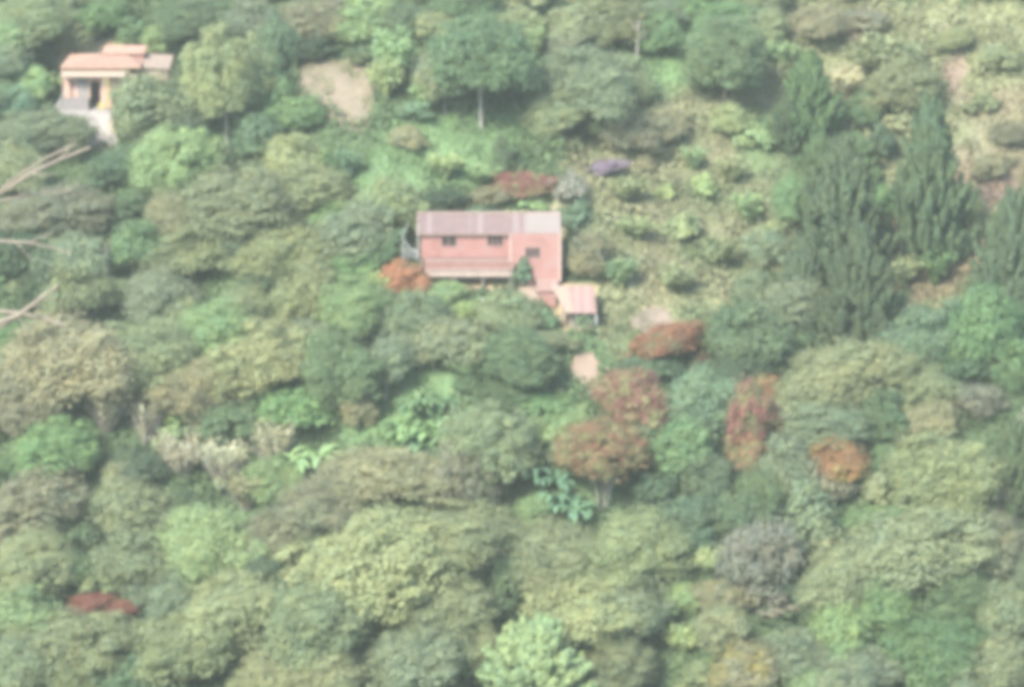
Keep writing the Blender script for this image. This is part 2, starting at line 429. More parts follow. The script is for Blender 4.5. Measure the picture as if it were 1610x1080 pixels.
ROWS_CLEAR = [(98, 478, 572), (112, 468, 580), (128, 470, 584), (145, 474, 586), (160, 486, 588), (175, 512, 584), (192, 540, 582), (205, 548, 566)]
ROWS_YARD = [(163, 86, 176), (172, 80, 180), (182, 90, 178), (190, 108, 176), (200, 124, 176), (210, 134, 178), (222, 140, 184), (231, 144, 184)]
ROWS_PATH = [(556, 912, 930), (568, 902, 938), (580, 898, 940), (592, 904, 942), (604, 912, 940), (616, 922, 938), (630, 926, 936)]
ROWS_BANK = [(484, 1020, 1046), (492, 1004, 1052), (502, 996, 1056), (514, 990, 1060), (526, 985, 1030)]
ROWS_STEP = [(440, 838, 872), (452, 822, 874), (462, 806, 872), (470, 812, 868), (478, 830, 862)]
def rows_poly(rows): return [(a, y) for y, a, b in rows]+[(b, y) for y, a, b in rows[::-1]]
CLEARP = rows_poly(ROWS_CLEAR)
BARE = [rows_poly(r) for r in (ROWS_YARD, ROWS_PATH, ROWS_BANK, ROWS_STEP)]
BARE += [[(690, 440), (808, 440), (806, 458), (700, 456)], [(655, 330), (885, 330), (885, 448), (655, 448)], [(95, 65), (262, 65), (262, 165), (95, 165)], [(870, 445), (940, 445), (940, 520), (880, 520)]]
C_DEF = np.array(albedo((122, 150, 116))); C_MEADOW = np.array(albedo((136, 170, 128))); C_SLOPE = np.array(albedo((162, 174, 140)))
C_RIGHT = np.array(albedo((164, 176, 140))); C_PINK = np.array(albedo((172, 160, 142))); C_TAN = np.array(albedo((168, 174, 142))); C_DRY = np.array(albedo((160, 158, 132)))
def zone(px, py):
    """0 forest floor, 1 meadow, 2 open slope, 3 right slope, 4 shelf, 9 bare or built"""
    wx = px+18*(vnoise(px/22, py/22, 1)-.5)*2; wy = py+14*(vnoise(px/22, py/22, 2)-.5)*2
    z = np.zeros(np.shape(px), int)
    z[inside(SLOPE, wx, wy)] = 2; z[inside(RIGHT, wx, wy)] = 3; z[inside(SHELF, wx, wy)] = 4
    z[inside(STRIPE, wx, wy)] = 6
    for p in (MEADOW, MEADOW2, BRIGHT): z[inside(p, wx, wy)] = 1
    for p in [CLEARP]+BARE[1:3]: z[inside(p, px, py)] = 5
    for p in BARE[:1]+BARE[3:]: z[inside(p, px, py)] = 9
    return z
def zone_col(z, x, y):
    c = np.empty((len(z), 3)); c[:] = C_DEF
    n1 = vnoise(x/3.1, y/3.1, 21)[:, None]; n2 = vnoise(x/1.2, y/1.2, 22)[:, None]; n3 = vnoise(x/5.5, y/4, 23)[:, None]
    c = c*(.75+.5*n1)
    c[z == 1] = (C_MEADOW*(.8+.4*n2))[z == 1]
    sl = lerp(C_SLOPE, C_TAN, np.clip(n1*2-.7, 0, 1)); sl = lerp(sl, C_DEF*1.2, np.clip(n3*3-1.75, 0, 1))
    c[z == 2] = (sl*(.85+.3*n2))[z == 2]
    rs = lerp(C_RIGHT, C_PINK, np.clip(n3*3.2-2.1, 0, 1)); c[z == 3] = (rs*(.85+.3*n2))[z == 3]
    sh = lerp(C_DRY, C_DEF*1.1, np.clip(n1*2.4-.9, 0, 1)); c[z == 4] = sh[z == 4]
    c[z == 6] = (lerp(np.array(albedo((168, 158, 142))), C_SLOPE*.9, np.clip(n1*2-.5, 0, 1))*(.85+.3*n2))[z == 6]
    c[z == 5] = lerp(C_TAN*1.2, C_SLOPE, np.clip(n2*2-.6, 0, 1))[z == 5]
    return c

# ------------------------------------------------------------------ terrain sheet
def axis(lo, a, b, hi, fine, coarse):
    l = list(np.arange(lo, a, coarse)); m = list(np.arange(a, b, fine)); r = list(np.arange(b, hi+coarse, coarse)); return np.array(l+m+r)
gx = axis(-300, -62, 62, 300, .75, 14); gy = axis(-70, 205, 350, 620, .75, 9)
GX, GY = np.meshgrid(gx, gy); fx, fy = GX.ravel(), GY.ravel(); fz = ground(fx, fy)
V = np.c_[fx, fy, fz]; nx, ny = len(gx), len(gy)
idx = np.arange(nx*ny).reshape(ny, nx)
F = np.stack([idx[:-1, :-1], idx[:-1, 1:], idx[1:, 1:], idx[1:, :-1]], -1).reshape(-1, 4)
ppx, ppy, dep = project(V); zz = zone(ppx, ppy); zz[(fy < 215)] = 0
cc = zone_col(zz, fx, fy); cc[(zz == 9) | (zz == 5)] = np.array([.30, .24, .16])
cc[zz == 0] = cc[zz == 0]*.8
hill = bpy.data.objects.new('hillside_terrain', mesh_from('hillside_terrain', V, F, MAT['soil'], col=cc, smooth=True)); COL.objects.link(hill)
tag(hill, kind='structure')

def strip(name, rows, mat, lift=.06, nx=14):
    rows2 = []
    for (y0, a0, b0), (y1, a1, b1) in zip(rows[:-1], rows[1:]):
        for k in range(3): t = k/3; rows2.append((lerp(y0, y1, t), lerp(a0, a1, t), lerp(b0, b1, t)))
    rows2.append(rows[-1]); pts = []
    for i, (y, a, b) in enumerate(rows2):
        a += 4*math.sin(i*1.7)+RNG.uniform(-5, 5); b += 4*math.sin(i*2.3+1)+RNG.uniform(-5, 5)
        for k in range(nx): pts.append((lerp(a, b, k/(nx-1)), y))
    pts = np.array(pts); P = hit(pts[:, 0], pts[:, 1])
    P[:, 2] = ground(P[:, 0], P[:, 1])+lift
    m = len(rows2); I = np.arange(m*nx).reshape(m, nx)
    F = np.stack([I[:-1, :-1], I[1:, :-1], I[1:, 1:], I[:-1, 1:]], -1).reshape(-1, 4)
    # skirt: closed thickness of a few centimetres
    o = bpy.data.objects.new(name, mesh_from(name, P, F, MAT[mat], smooth=True)); COL.objects.link(o)
    s = o.modifiers.new('thick', 'SOLIDIFY'); s.thickness = .3; s.offset = -1
    return tag(o, kind='structure')
strip('bare_soil_clearing', ROWS_CLEAR, 'tan_soil'); strip('concrete_yard', ROWS_YARD, 'concrete', .07)
strip('earth_path', ROWS_PATH, 'peach_soil'); strip('earth_bank', ROWS_BANK, 'pink_soil'); strip('earth_steps', ROWS_STEP, 'peach_soil')

# ------------------------------------------------------------------ ground cover
def undergrowth():
    n = 330000
    x = RNG.uniform(-60, 60, n); y = RNG.uniform(222, 345, n)
    P = np.c_[x, y, ground(x, y)]; px, py, _ = project(P)
    ok = (px > -170) & (px < 1780) & (py > -130) & (py < 1230); x, y, P, px, py = x[ok], y[ok], P[ok], px[ok], py[ok]
    z = zone(px, py); ok = (z == 0) | ((z == 4) & (RNG.random(len(z)) < .5)) | ((z >= 2) & (z <= 3) & (RNG.random(len(z)) < .4))
    x, y, P, z = x[ok], y[ok], P[ok], z[ok]
    mound = np.clip(vnoise(x/2.0, y/2.0, 31)*2.6-.7, 0, 2)
    P[:, 2] += mound*RNG.random(len(x))**.5+.05
    c = zone_col(z, x, y); c *= (.7+.7*RNG.random(len(x)))[:, None]
    Nn = RNG.normal(size=P.shape)*.6+np.array([0, -.4, .8])
    V, F = leaves(P, Nn, .30, 1.4)
    o = bpy.data.objects.new('undergrowth', mesh_from('undergrowth', V, F, MAT['grass'], col=np.repeat(c, 4, 0))); COL.objects.link(o)
    tag(o, 'dark green leafy undergrowth covering the forest floor between the trees', 'undergrowth', kind='stuff')
def grass():
    n = 420000
    x = RNG.uniform(-60, 60, n); y = RNG.uniform(240, 345, n)
    P = np.c_[x, y, ground(x, y)]; px, py, _ = project(P)
    z = zone(px, py); ok = (((z >= 1) & (z <= 4)) | ((z == 6) & (RNG.random(n) < .6)) | ((z == 5) & (vnoise(x/1.3, y/1.3, 77) > .35) & (RNG.random(n) < .8))) & (px > -100) & (px < 1720) & (py > -100)
    x, y, P, z = x[ok], y[ok], P[ok], z[ok]
    c = zone_col(z, x, y); c *= (.7+.65*RNG.random(len(x)))[:, None]
    hgt = .16+.5*vnoise(x/1.5, y/1.5, 41)**2
    P[:, 2] += hgt*.5*RNG.random(len(x))
    Nn = RNG.normal(size=P.shape)*np.array([1, 1, .35])+np.array([0, -.5, .3]); T = np.c_[RNG.normal(0, .35, (len(x), 2)), np.ones(len(x))]
    V, F = leaves(P, Nn, hgt*.5+.05, 2.0, T=T)
    o = bpy.data.objects.new('grass', mesh_from('grass', V, F, MAT['grass'], col=np.repeat(c, 4, 0))); COL.objects.link(o)
    tag(o, 'pale and fresh green grass on the open slopes and the meadow strip', 'grass', kind='stuff')
undergrowth(); grass()

# ------------------------------------------------------------------ the plants
PAL = {'ol': (155, 167, 136), 'yo': (174, 182, 144), 'gg': (144, 161, 140), 'dg': (104, 136, 110), 'dk': (82, 110, 96), 'gr': (124, 165, 122),
       'lg': (158, 190, 142), 'yg': (184, 198, 150), 'bg': (116, 152, 132), 'tn': (180, 172, 146), 'rs': (184, 142, 120), 'rd': (164, 122, 114),
       'og': (182, 148, 118), 'mv': (158, 156, 154), 'br': (156, 154, 138), 'wt': (208, 203, 178), 'bn': (124, 158, 132), 'li': (170, 160, 182)}  # dk: very dark crowns, some put in for shadow gaps
CW = {'ol': 'olive green', 'yo': 'yellowish olive', 'gg': 'grey green', 'dg': 'dark green', 'dk': 'very dark green', 'gr': 'fresh green', 'lg': 'light green',
      'yg': 'yellow green', 'bg': 'bluish green', 'tn': 'tan', 'br': 'brownish grey', 'mv': 'mauve grey', 'wt': 'pale straw'}
H = []
def plant(kind, cx, cy, w, h, c, label, t=None, name=None, cat=None, fol=None, group=None, seed=None, bark='bark', tr='trunk'):
    H.append(dict(kind=kind, cx=cx, cy=cy, w=w, h=h, c=c, label=label, t=t, name=name, cat=cat, fol=fol, group=group, bark=bark, tr=tr))
D, B, K = 'dome', 'round', 'cone'
P_ = plant
# --- top band
P_(D, 45, 30, 130, 60, 'ol', 'broad olive tree filling the top left corner of the hillside')
P_(D, 118, 52, 70, 44, 'yo', 'yellowish olive tree just above the left end of the orange roof')
P_(D, 160, 28, 90, 44, 'gr', 'fresh green tree behind the ridge of the orange roof')
P_(D, 205, 46, 50, 36, 'dg', 'small dark green tree right behind the raised orange roof')
P_(B, 250, 62, 58, 48, 'lg', 'bright green round tree touching the right end of the orange roof')
P_(D, 300, 28, 110, 54, 'dg', 'wide dark green tree at the top edge above the tall yellowish crown')
P_(B, 318, 60, 46, 40, 'bg', 'bluish green bush between the bright round tree and the tall yellowish crown')
P_(D, 395, 30, 90, 50, 'gg', 'grey green tree at the top edge, up and right of the tall yellowish crown')
P_(D, 448, 62, 60, 60, 'bg', 'bluish green tree between the tall yellowish crown and the bare clearing')
P_(D, 488, 32, 90, 44, 'br', 'brownish grey tree at the top edge above the bare clearing')
P_(B, 488, 78, 76, 40, 'dk', 'very dark rounded tree on the upper edge of the bare clearing')
P_(D, 565, 38, 84, 46, 'lg', 'light green tree at the top edge, up and right of the bare clearing')
P_(B, 580, 86, 50, 44, 'dk', 'dark bush at the upper right corner of the bare clearing')
P_(D, 640, 32, 84, 44, 'dg', 'dark green tree at the top edge above the tall pale grass clumps')
P_(D, 682, 40, 60, 40, 'yo', 'yellowish tree at the top edge left of the tall tree with the pale trunk')
P_('spray', 622, 88, 70, 90, 'lg', 'light green arching bamboo clump right of the bare clearing', name='bamboo_clump', cat='bamboo')
P_('spray', 606, 128, 56, 66, 'yg', 'yellow green arching bamboo clump leaning over the right edge of the bare clearing', name='bamboo_clump', cat='bamboo')
P_(D, 757, 80, 146, 92, 'dg', 'tall dark green tree with a straight pale trunk standing above the meadow strip', t=72, bark='pale_bark')
P_(D, 700, 112, 76, 60, 'ol', 'olive tree with a thin pale trunk left of the tall dark green tree', t=32, bark='pale_bark')
P_('spray', 672, 150, 60, 54, 'lg', 'light green drooping clump under the olive tree with the thin pale trunk', name='bamboo_clump', cat='bamboo')
P_(B, 655, 172, 50, 36, 'bg', 'bluish green bush at the top of the meadow strip')
P_(B, 795, 140, 70, 46, 'dk', 'very dark bush at the foot of the tall tree with the pale trunk')
P_(D, 815, 40, 70, 50, 'yo', 'yellowish olive tree at the top edge right of the tall dark green tree')
P_('spray', 838, 62, 46, 66, 'lg', 'light green arching clump above the greyish leafless tree', name='bamboo_clump', cat='bamboo')
P_('canes', 884, 92, 62, 62, 'br', 'greyish half leafless tree up and left of the broad grey green dome', tr='twigs', name='dry_tree', cat='tree')
P_(D, 905, 40, 90, 48, 'ol', 'olive tree at the top edge above the greyish leafless tree')
P_(D, 915, 132, 150, 84, 'gg', 'broad grey green dome tree up and right of the meadow strip')
P_(D, 872, 178, 84, 50, 'ol', 'low olive tree tucked under the left side of the broad grey green dome')
P_(B, 945, 188, 110, 40, 'dg', 'dark green thicket bush along the foot of the broad grey green dome')
P_(D, 985, 38, 84, 54, 'ol', 'olive tree at the top edge left of the small upper meadow')
P_(B, 1040, 52, 76, 66, 'gr', 'fresh green tree above the small upper meadow')
P_(D, 1040, 20, 70, 36, 'gg', 'grey green tree cut by the top edge above the small upper meadow')
P_(D, 1142, 84, 130, 96, 'dg', 'large dark green dome tree at the top of the pale open slope')
P_(D, 1135, 28, 90, 40, 'gr', 'fresh green tree at the top edge above the large dark dome')
P_(D, 1205, 40, 60, 50, 'ol', 'olive tree at the top edge right of the large dark dome')
P_(B, 1222, 78, 44, 50, 'lg', 'light green bush right of the large dark dome at the top of the slope')
P_(D, 1290, 35, 80, 40, 'tn', 'tan coloured tree near the top edge above the feathery green tree')
P_(B, 1360, 30, 80, 36, 'br', 'brownish grey bush near the top edge of the right hand slope')
# --- upper right
P_('plume', 1272, 148, 92, 140, 'gr', 'feathery fresh green tree, highest of the feathery trees', name='feathery_tree')
P_('plume', 1240, 190, 50, 90, 'dg', 'narrow dark feathery tree on the lower left flank of the highest feathery tree', name='feathery_tree')
P_('spray', 1392, 92, 120, 80, 'yo', 'large yellowish arching bamboo clump on the right slope', name='bamboo_clump', cat='bamboo')
P_('spray', 1330, 130, 56, 54, 'wt', 'small pale bamboo clump between the highest feathery tree and the large yellowish bamboo', name='bamboo_clump', cat='bamboo')
P_(D, 1425, 135, 110, 64, 'ol', 'olive tree just below the large yellowish bamboo clump')
P_(B, 1365, 168, 70, 50, 'dg', 'dark green bush in the gap below the large yellowish bamboo clump')
P_(B, 1388, 222, 50, 60, 'dk', 'very dark bush in the hollow between the two biggest feathery trees')
P_(B, 1412, 190, 50, 44, 'yo', 'yellowish bush at the upper left shoulder of the tallest feathery tree')
P_('plume', 1460, 278, 104, 258, 'dg', 'tallest feathery tree, deep green, on the right slope', name='feathery_tree')
P_('plume', 1325, 330, 134, 236, 'dg', 'widest feathery dark green tree, left of the tallest one', name='feathery_tree')
P_('plume', 1345, 246, 70, 80, 'gr', 'short feathery fresh green tree rising above the widest feathery tree', name='feathery_tree')
P_('plume', 1290, 240, 60, 66, 'gr', 'small feathery green tree under the highest feathery tree', name='feathery_tree')
P_('plume', 1350, 450, 110, 190, 'dg', 'dark feathery tree standing in front of the foot of the widest feathery tree', name='feathery_tree')
P_('plume', 1265, 430, 70, 120, 'bg', 'slim bluish feathery tree at the left foot of the widest feathery tree', name='feathery_tree')
P_('plume', 1588, 390, 100, 190, 'dg', 'dark green feathery tree cut by the right edge', name='feathery_tree')
P_('plume', 1525, 330, 40, 90, 'ol', 'thin olive feathery tree right of the tallest feathery tree', name='feathery_tree')
P_('tuft', 1470, 420, 60, 60, 'gr', 'grassy green clump on the slope below the tallest feathery tree', name='grass_clump', cat='grass clump')
P_('tuft', 1420, 430, 50, 56, 'yo', 'yellowish grassy clump between the dark feathery tree and the slope shelf', name='grass_clump', cat='grass clump')
P_(B, 1560, 260, 60, 40, 'tn', 'tan bush on the open slope near the right edge')
P_(B, 1590, 210, 60, 36, 'br', 'brownish bush at the right edge, higher on the open slope')
P_(B, 1500, 60, 60, 36, 'yo', 'yellowish bush near the top of the right open slope')
P_(B, 1575, 90, 70, 40, 'yo', 'wider yellowish bush at the upper right corner of the open slope')
P_(B, 1545, 160, 50, 34, 'ol', 'olive bush in the middle of the right open slope')
# --- pale slope shrubs
P_(B, 1110, 290, 40, 36, 'yg', 'bright yellow green shrub high on the pale slope', name='yellow_shrub')
P_(B, 1068, 355, 52, 44, 'yg', 'bright yellow green shrub in the middle of the pale slope, widest of the yellow ones', name='yellow_shrub')
P_(B, 1046, 300, 30, 26, 'yg', 'smallest bright yellow green shrub on the pale slope', name='yellow_shrub')
P_('tuft', 1090, 250, 44, 40, 'lg', 'light green grass clump above the yellow green shrubs', name='grass_clump', cat='grass clump')
P_('tuft', 1150, 270, 54, 44, 'yo', 'yellowish grass clump right of the yellow green shrubs', name='grass_clump', cat='grass clump')
P_(B, 1150, 185, 60, 46, 'yo', 'yellowish shrub near the top of the pale slope')
P_(B, 1185, 215, 50, 40, 'lg', 'light green shrub between the pale slope and the feathery trees')
P_(B, 1040, 195, 90, 50, 'tn', 'tan low shrub on the crest of the pale slope')
P_(D, 985, 205, 84, 50, 'br', 'brownish grey low tree on the left crest of the pale slope')
P_(B, 950, 262, 56, 24, 'li', 'lilac flowering shrub on the upper left of the pale slope', name='flowering_shrub', cat='shrub')
P_(B, 890, 292, 52, 44, 'mv', 'mauve grey shrub right of the reddish bush above the long roof')
P_(B, 826, 288, 84, 38, 'rd', 'reddish bush on the bank above the long pink roof', fol='rust', name='red_shrub', cat='shrub')
P_(B, 770, 308, 70, 34, 'tn', 'tan bush left of the reddish bush above the long pink roof')
P_(B, 700, 315, 80, 42, 'dk', 'very dark bush directly behind the left half of the long roof')
P_(B, 760, 328, 60, 28, 'bg', 'bluish green bush directly behind the middle of the long roof')
P_(B, 830, 322, 54, 30, 'lg', 'light green bush directly behind the right half of the long roof')
P_(B, 905, 340, 50, 54, 'bg', 'bluish green bush beside the right end of the long roof')
P_(B, 925, 400, 60, 76, 'br', 'brownish grey bush right of the brick red house wall')
P_('tuft', 985, 300, 60, 44, 'yo', 'yellowish grass tuft on the left part of the pale slope')
P_('tuft', 1000, 360, 60, 40, 'yo', 'yellowish grass tuft on the pale slope right of the long roof')
P_('tuft', 975, 430, 60, 50, 'lg', 'light grass tuft on the slope right of the small tin shed')
P_('tuft', 1060, 440, 70, 44, 'yo', 'yellowish grass tuft low on the pale slope')
P_('tuft', 1130, 400, 70, 50, 'ol', 'olive grass tuft low on the pale slope beside the dark feathery trees')
P_('tuft', 1180, 330, 60, 50, 'lg', 'light green grass tuft on the right side of the pale slope')
P_(B, 1205, 390, 60, 60, 'gg', 'grey green shrub at the left foot of the widest feathery tree')
# --- meadow
P_(K, 788, 236, 42, 56, 'dk', 'small dark conical tree standing in the meadow strip', name='conical_tree')
P_('tuft', 700, 262, 60, 44, 'yg', 'yellow green leafy clump at the lower end of the meadow strip', name='leafy_clump', cat='plant')
P_('tuft', 755, 276, 60, 34, 'lg', 'light green leafy clump below the small dark conical tree', name='leafy_clump', cat='plant')
P_(B, 640, 215, 56, 34, 'tn', 'tan pinkish bush at the left border of the meadow strip')
P_('tuft', 545, 262, 40, 54, 'bn', 'spiky bluish leafy clump at the lower left of the meadow strip', name='leafy_clump', cat='plant')
# --- under the peach house
P_(D, 355, 115, 108, 106, 'yo', 'tall tree with yellowish rounded crown and a thin pale trunk', t=62, bark='pale_bark')
P_(D, 240, 162, 104, 84, 'ol', 'olive tree hiding the right side of the peach house')
P_(D, 298, 170, 66, 56, 'gg', 'grey green tree between the olive tree and the tall yellowish crown')
P_(B, 236, 205, 90, 44, 'gg', 'grey green thicket right of the concrete driveway')
P_(D, 60, 205, 130, 56, 'gg', 'grey green spreading tree left of the concrete driveway')
P_(B, 60, 130, 60, 50, 'lg', 'light green bush left of the peach house yard')
P_(B, 20, 95, 60, 50, 'gg', 'grey green bush at the left edge level with the orange roof')
P_(B, 25, 160, 60, 50, 'bg', 'bluish green bush at the left edge below the light green bush')
P_(D, 285, 250, 136, 84, 'lg', 'light green rounded tree below the tall tree with the pale trunk')
P_(B, 400, 215, 84, 76, 'bg', 'bluish green bush right of the thin pale trunk')
P_(B, 470, 180, 80, 60, 'gr', 'fresh green bush below the bare clearing')
P_(B, 430, 145, 60, 76, 'gr', 'fresh green bush on the left edge of the bare clearing')
P_(D, 460, 248, 96, 60, 'yo', 'yellowish olive dome just left of the spiky bluish clump')
P_(D, 470, 292, 150, 62, 'yo', 'wide yellowish olive dome below the smaller yellowish dome')
P_(D, 385, 320, 170, 92, 'ol', 'large olive dome tree in the middle of the upper left forest')
P_(D, 272, 335, 70, 60, 'br', 'brownish grey tree at the left foot of the large olive dome')
P_(B, 215, 320, 60, 50, 'dg', 'dark green bush between the two left hand grey domes')
P_(B, 190, 262, 90, 60, 'dk', 'very dark bush standing in for shade below the concrete driveway')  # dark plant added to paint the shadow on the slope here
P_(D, 95, 328, 160, 64, 'br', 'wide brownish grey dome near the left edge')
P_(D, 30, 265, 80, 60, 'ol', 'olive tree at the left edge above the brownish grey dome')
P_(D, 110, 400, 110, 56, 'gg', 'grey green dome tree with pale stems under the brownish grey dome', t=26)
P_(D, 120, 460, 110, 66, 'ol', 'olive tree below the grey green dome with pale stems')
P_(B, 35, 400, 90, 80, 'dk', 'very dark bush at the left edge under the brownish grey dome')
P_(B, 40, 530, 90, 50, 'gr', 'fresh green bush at the left edge among the bare twigs')
P_(D, 215, 385, 90, 60, 'gr', 'fresh green tree below the dark bush of the upper left forest')
P_(D, 300, 400, 110, 60, 'ol', 'olive tree left of the dark hollow in the upper forest')
P_(B, 382, 395, 60, 70, 'dk', 'very dark bush added as shade in the hollow under the large olive dome')  # dark foliage put in for the shadowed hollow between crowns
P_(D, 250, 460, 110, 66, 'gg', 'grey green tree in the forest left of the brick red house')
P_(D, 455, 395, 120, 66, 'yo', 'yellowish olive tree between the dark hollow and the brick red house')
P_(D, 560, 365, 110, 76, 'gg', 'grey green tree up and left of the brick red house')
P_(D, 620, 325, 90, 70, 'ol', 'olive tree beside the left end of the long pink roof')
P_(B, 600, 385, 80, 60, 'dg', 'dark green bush left of the white garden pole')
P_(D, 530, 340, 70, 40, 'lg', 'light green tree just below the meadow strip')
P_(B, 560, 415, 80, 60, 'gr', 'fresh green bush left of the reddish brown bush')
# --- around the house
P_(B, 632, 438, 66, 60, 'rs', 'reddish brown bush below the left corner of the brick red house', fol='dryfol', name='red_shrub', cat='shrub')
P_(B, 660, 424, 50, 24, 'tn', 'tan leaf bush on top of the bank at the left corner of the house')
P_(B, 682, 462, 90, 34, 'lg', 'light green bush under the left end of the balcony')
P_(B, 768, 472, 50, 26, 'lg', 'light green bush under the dark opening of the balcony')
P_(B, 818, 426, 42, 46, 'bg', 'bluish green shrub standing in front of the house wall below the barred window')
P_(D, 560, 480, 120, 70, 'lg', 'light green tree left of the path below the reddish brown bush')
P_(D, 480, 465, 90, 60, 'yo', 'yellowish olive tree in the forest left of the light green one')
P_(D, 650, 490, 90, 56, 'gg', 'grey green tree below the reddish brown bush')
P_('spray', 730, 494, 46, 40, 'yg', 'pale yellow green arching plant left of the white post', name='leafy_clump', cat='plant')
P_(D, 800, 488, 90, 50, 'ol', 'olive tree below the terrace right of the white post')
P_(B, 850, 500, 50, 30, 'bg', 'bluish green bush left of the shed post')
P_(D, 700, 535, 110, 56, 'ol', 'olive tree below the pale yellow green plant')
P_(D, 815, 560, 120, 66, 'dg', 'dark green tree with thin pale stems below the small shed', t=34, bark='pale_bark', tr='fan')
P_(D, 862, 540, 70, 32, 'ol', 'olive low tree in front of the shed foot')
P_(B, 860, 635, 90, 40, 'gr', 'fresh green bush below the dark green tree with pale stems')
P_(B, 890, 660, 80, 40, 'lg', 'light green bush left of the dark rust red tree')
P_(D, 790, 620, 90, 40, 'dg', 'dark green low tree right of the banana clump')
# --- rust group
P_(D, 992, 622, 104, 70, 'rd', 'dark rust red tree just right of the earth path', fol='rust', name='rust_tree', cat='tree')
P_(D, 1048, 536, 108, 42, 'rs', 'rust brown tree below the pinkish earth bank', fol='dryfol', name='rust_tree', cat='tree')
P_(B, 1100, 565, 40, 30, 'rd', 'small dark red bush at the right end of the rust brown tree', fol='rust', name='red_shrub', cat='shrub')
P_(B, 1025, 572, 90, 36, 'bg', 'bluish green bush between the rust brown and the dark rust red tree')
P_(D, 948, 702, 132, 68, 'rs', 'orange rust tree with several pale fanned stems', t=64, fol='rust', bark='pale_bark', tr='fan', name='rust_tree', cat='tree')
P_(B, 1012, 664, 60, 22, 'gg', 'grey green bush between the dark rust red and the orange rust trees')
P_(B, 1056, 668, 40, 28, 'rs', 'small rusty bush between the orange rust tree and the bluish dome', fol='rust', name='red_shrub', cat='shrub')
P_(D, 1186, 656, 70, 92, 'rd', 'tall dark rust red tree on the right of the bluish dome', t=20, fol='rust', name='rust_tree', cat='tree')
P_(D, 1205, 614, 64, 40, 'og', 'small orange crowned tree above the tall dark rust red tree', fol='rust', name='rust_tree', cat='tree')
P_(B, 1182, 712, 76, 70, 'rs', 'rusty bush at the foot of the tall dark rust red tree', fol='rust', name='red_shrub', cat='shrub')
P_(D, 1312, 722, 84, 54, 'og', 'orange tree farthest right of the rust coloured trees', t=14, fol='orange', name='rust_tree', cat='tree')
P_(B, 1310, 765, 70, 40, 'br', 'brownish bush under the orange tree farthest right')
P_(D, 1112, 632, 96, 84, 'bg', 'bluish green dome tree between the rust coloured trees')
P_(D, 1075, 700, 90, 76, 'gr', 'fresh green tree right of the orange rust tree')
P_(B, 1118, 745, 90, 76, 'dk', 'very dark tree right of the fresh green tree')
P_(D, 1232, 735, 84, 76, 'gg', 'grey green tree right of the rusty bush')
P_(B, 1085, 805, 84, 60, 'bg', 'bluish green bush below the dark tree')
P_(B, 1155, 800, 84, 70, 'dg', 'dark green bush left of the pale conical tree')
# --- right middle
P_(D, 1185, 520, 110, 76, 'dg', 'dark green tree left below the dark feathery tree')
P_(D, 1245, 475, 90, 66, 'gg', 'grey green tree at the foot of the slim bluish feathery tree')
P_(B, 1165, 580, 90, 50, 'dk', 'very dark bush above the bluish dome tree')
P_(D, 1330, 590, 170, 84, 'ol', 'large olive dome right of the rust coloured trees')
P_(D, 1290, 665, 140, 70, 'gg', 'wide grey green tree under the large olive dome')
P_(D, 1385, 655, 90, 66, 'dg', 'dark green tree at the right foot of the large olive dome')
P_(D, 1455, 610, 110, 56, 'yo', 'yellowish olive tree right of the large olive dome')
P_(D, 1455, 662, 96, 56, 'tn', 'tan crowned tree below the yellowish olive tree')
P_(B, 1540, 630, 70, 54, 'mv', 'mauve grey round bush near the right edge', name='grey_bush')
P_(D, 1550, 510, 110, 90, 'gr', 'fresh green tree near the right edge below the feathery tree')
P_(D, 1450, 525, 110, 66, 'bg', 'bluish green tree left of the fresh green tree near the right edge')
P_(B, 1520, 570, 100, 50, 'dg', 'dark green bush between the fresh green tree and the mauve bush')
P_(B, 1590, 590, 60, 50, 'gr', 'fresh green bush at the right edge above the mauve bush level')
P_(B, 1410, 720, 90, 56, 'dg', 'dark green bush right of the orange tree')
P_('plume', 1592, 730, 90, 150, 'dg', 'deep green tree cut by the right edge in the lower half', name='feathery_tree')
P_(D, 1475, 740, 160, 90, 'yo', 'wide yellowish olive dome left of the deep green edge tree')
P_(D, 1390, 765, 60, 44, 'yo', 'small yellowish tree left of the wide yellowish dome')
P_(B, 1385, 815, 110, 44, 'gr', 'fresh green bush below the small yellowish tree')
P_(K, 1268, 805, 110, 110, 'gg', 'pale grey green pointed tree below the rust coloured trees', name='conical_tree')
P_(B, 1210, 875, 134, 110, 'mv', 'large mauve grey twiggy bush below the pale pointed tree', name='grey_bush')
P_(B, 1225, 945, 60, 44, 'mv', 'small mauve grey bush below the large mauve bush', name='grey_bush')
P_(B, 1225, 968, 60, 36, 'dk', 'very dark bush under the small mauve grey bush')
P_(D, 1440, 855, 230, 96, 'ol', 'very wide olive dome in the lower right')
P_(D, 1345, 905, 130, 80, 'yo', 'yellowish tree at the left foot of the very wide olive dome')
P_(D, 1560, 850, 120, 76, 'br', 'brownish grey tree near the right edge in the lower right')
P_(D, 1500, 920, 130, 70, 'dg', 'dark green tree below the very wide olive dome')
P_(D, 1400, 950, 110, 76, 'gr', 'fresh green tree in the lower right between olive trees')
P_(D, 1580, 950, 100, 70, 'gg', 'grey green tree at the lower right edge')
P_(D, 1330, 985, 110, 66, 'lg', 'light green tree near the bottom right of the small mauve bush')
P_(D, 1470, 1010, 150, 76, 'gr', 'fresh green wide tree at the bottom of the lower right')
P_(D, 1570, 1040, 120, 66, 'ol', 'olive tree in the bottom right corner')
P_(D, 1340, 1055, 130, 60, 'gg', 'grey green tree at the bottom edge left of the fresh green wide tree')
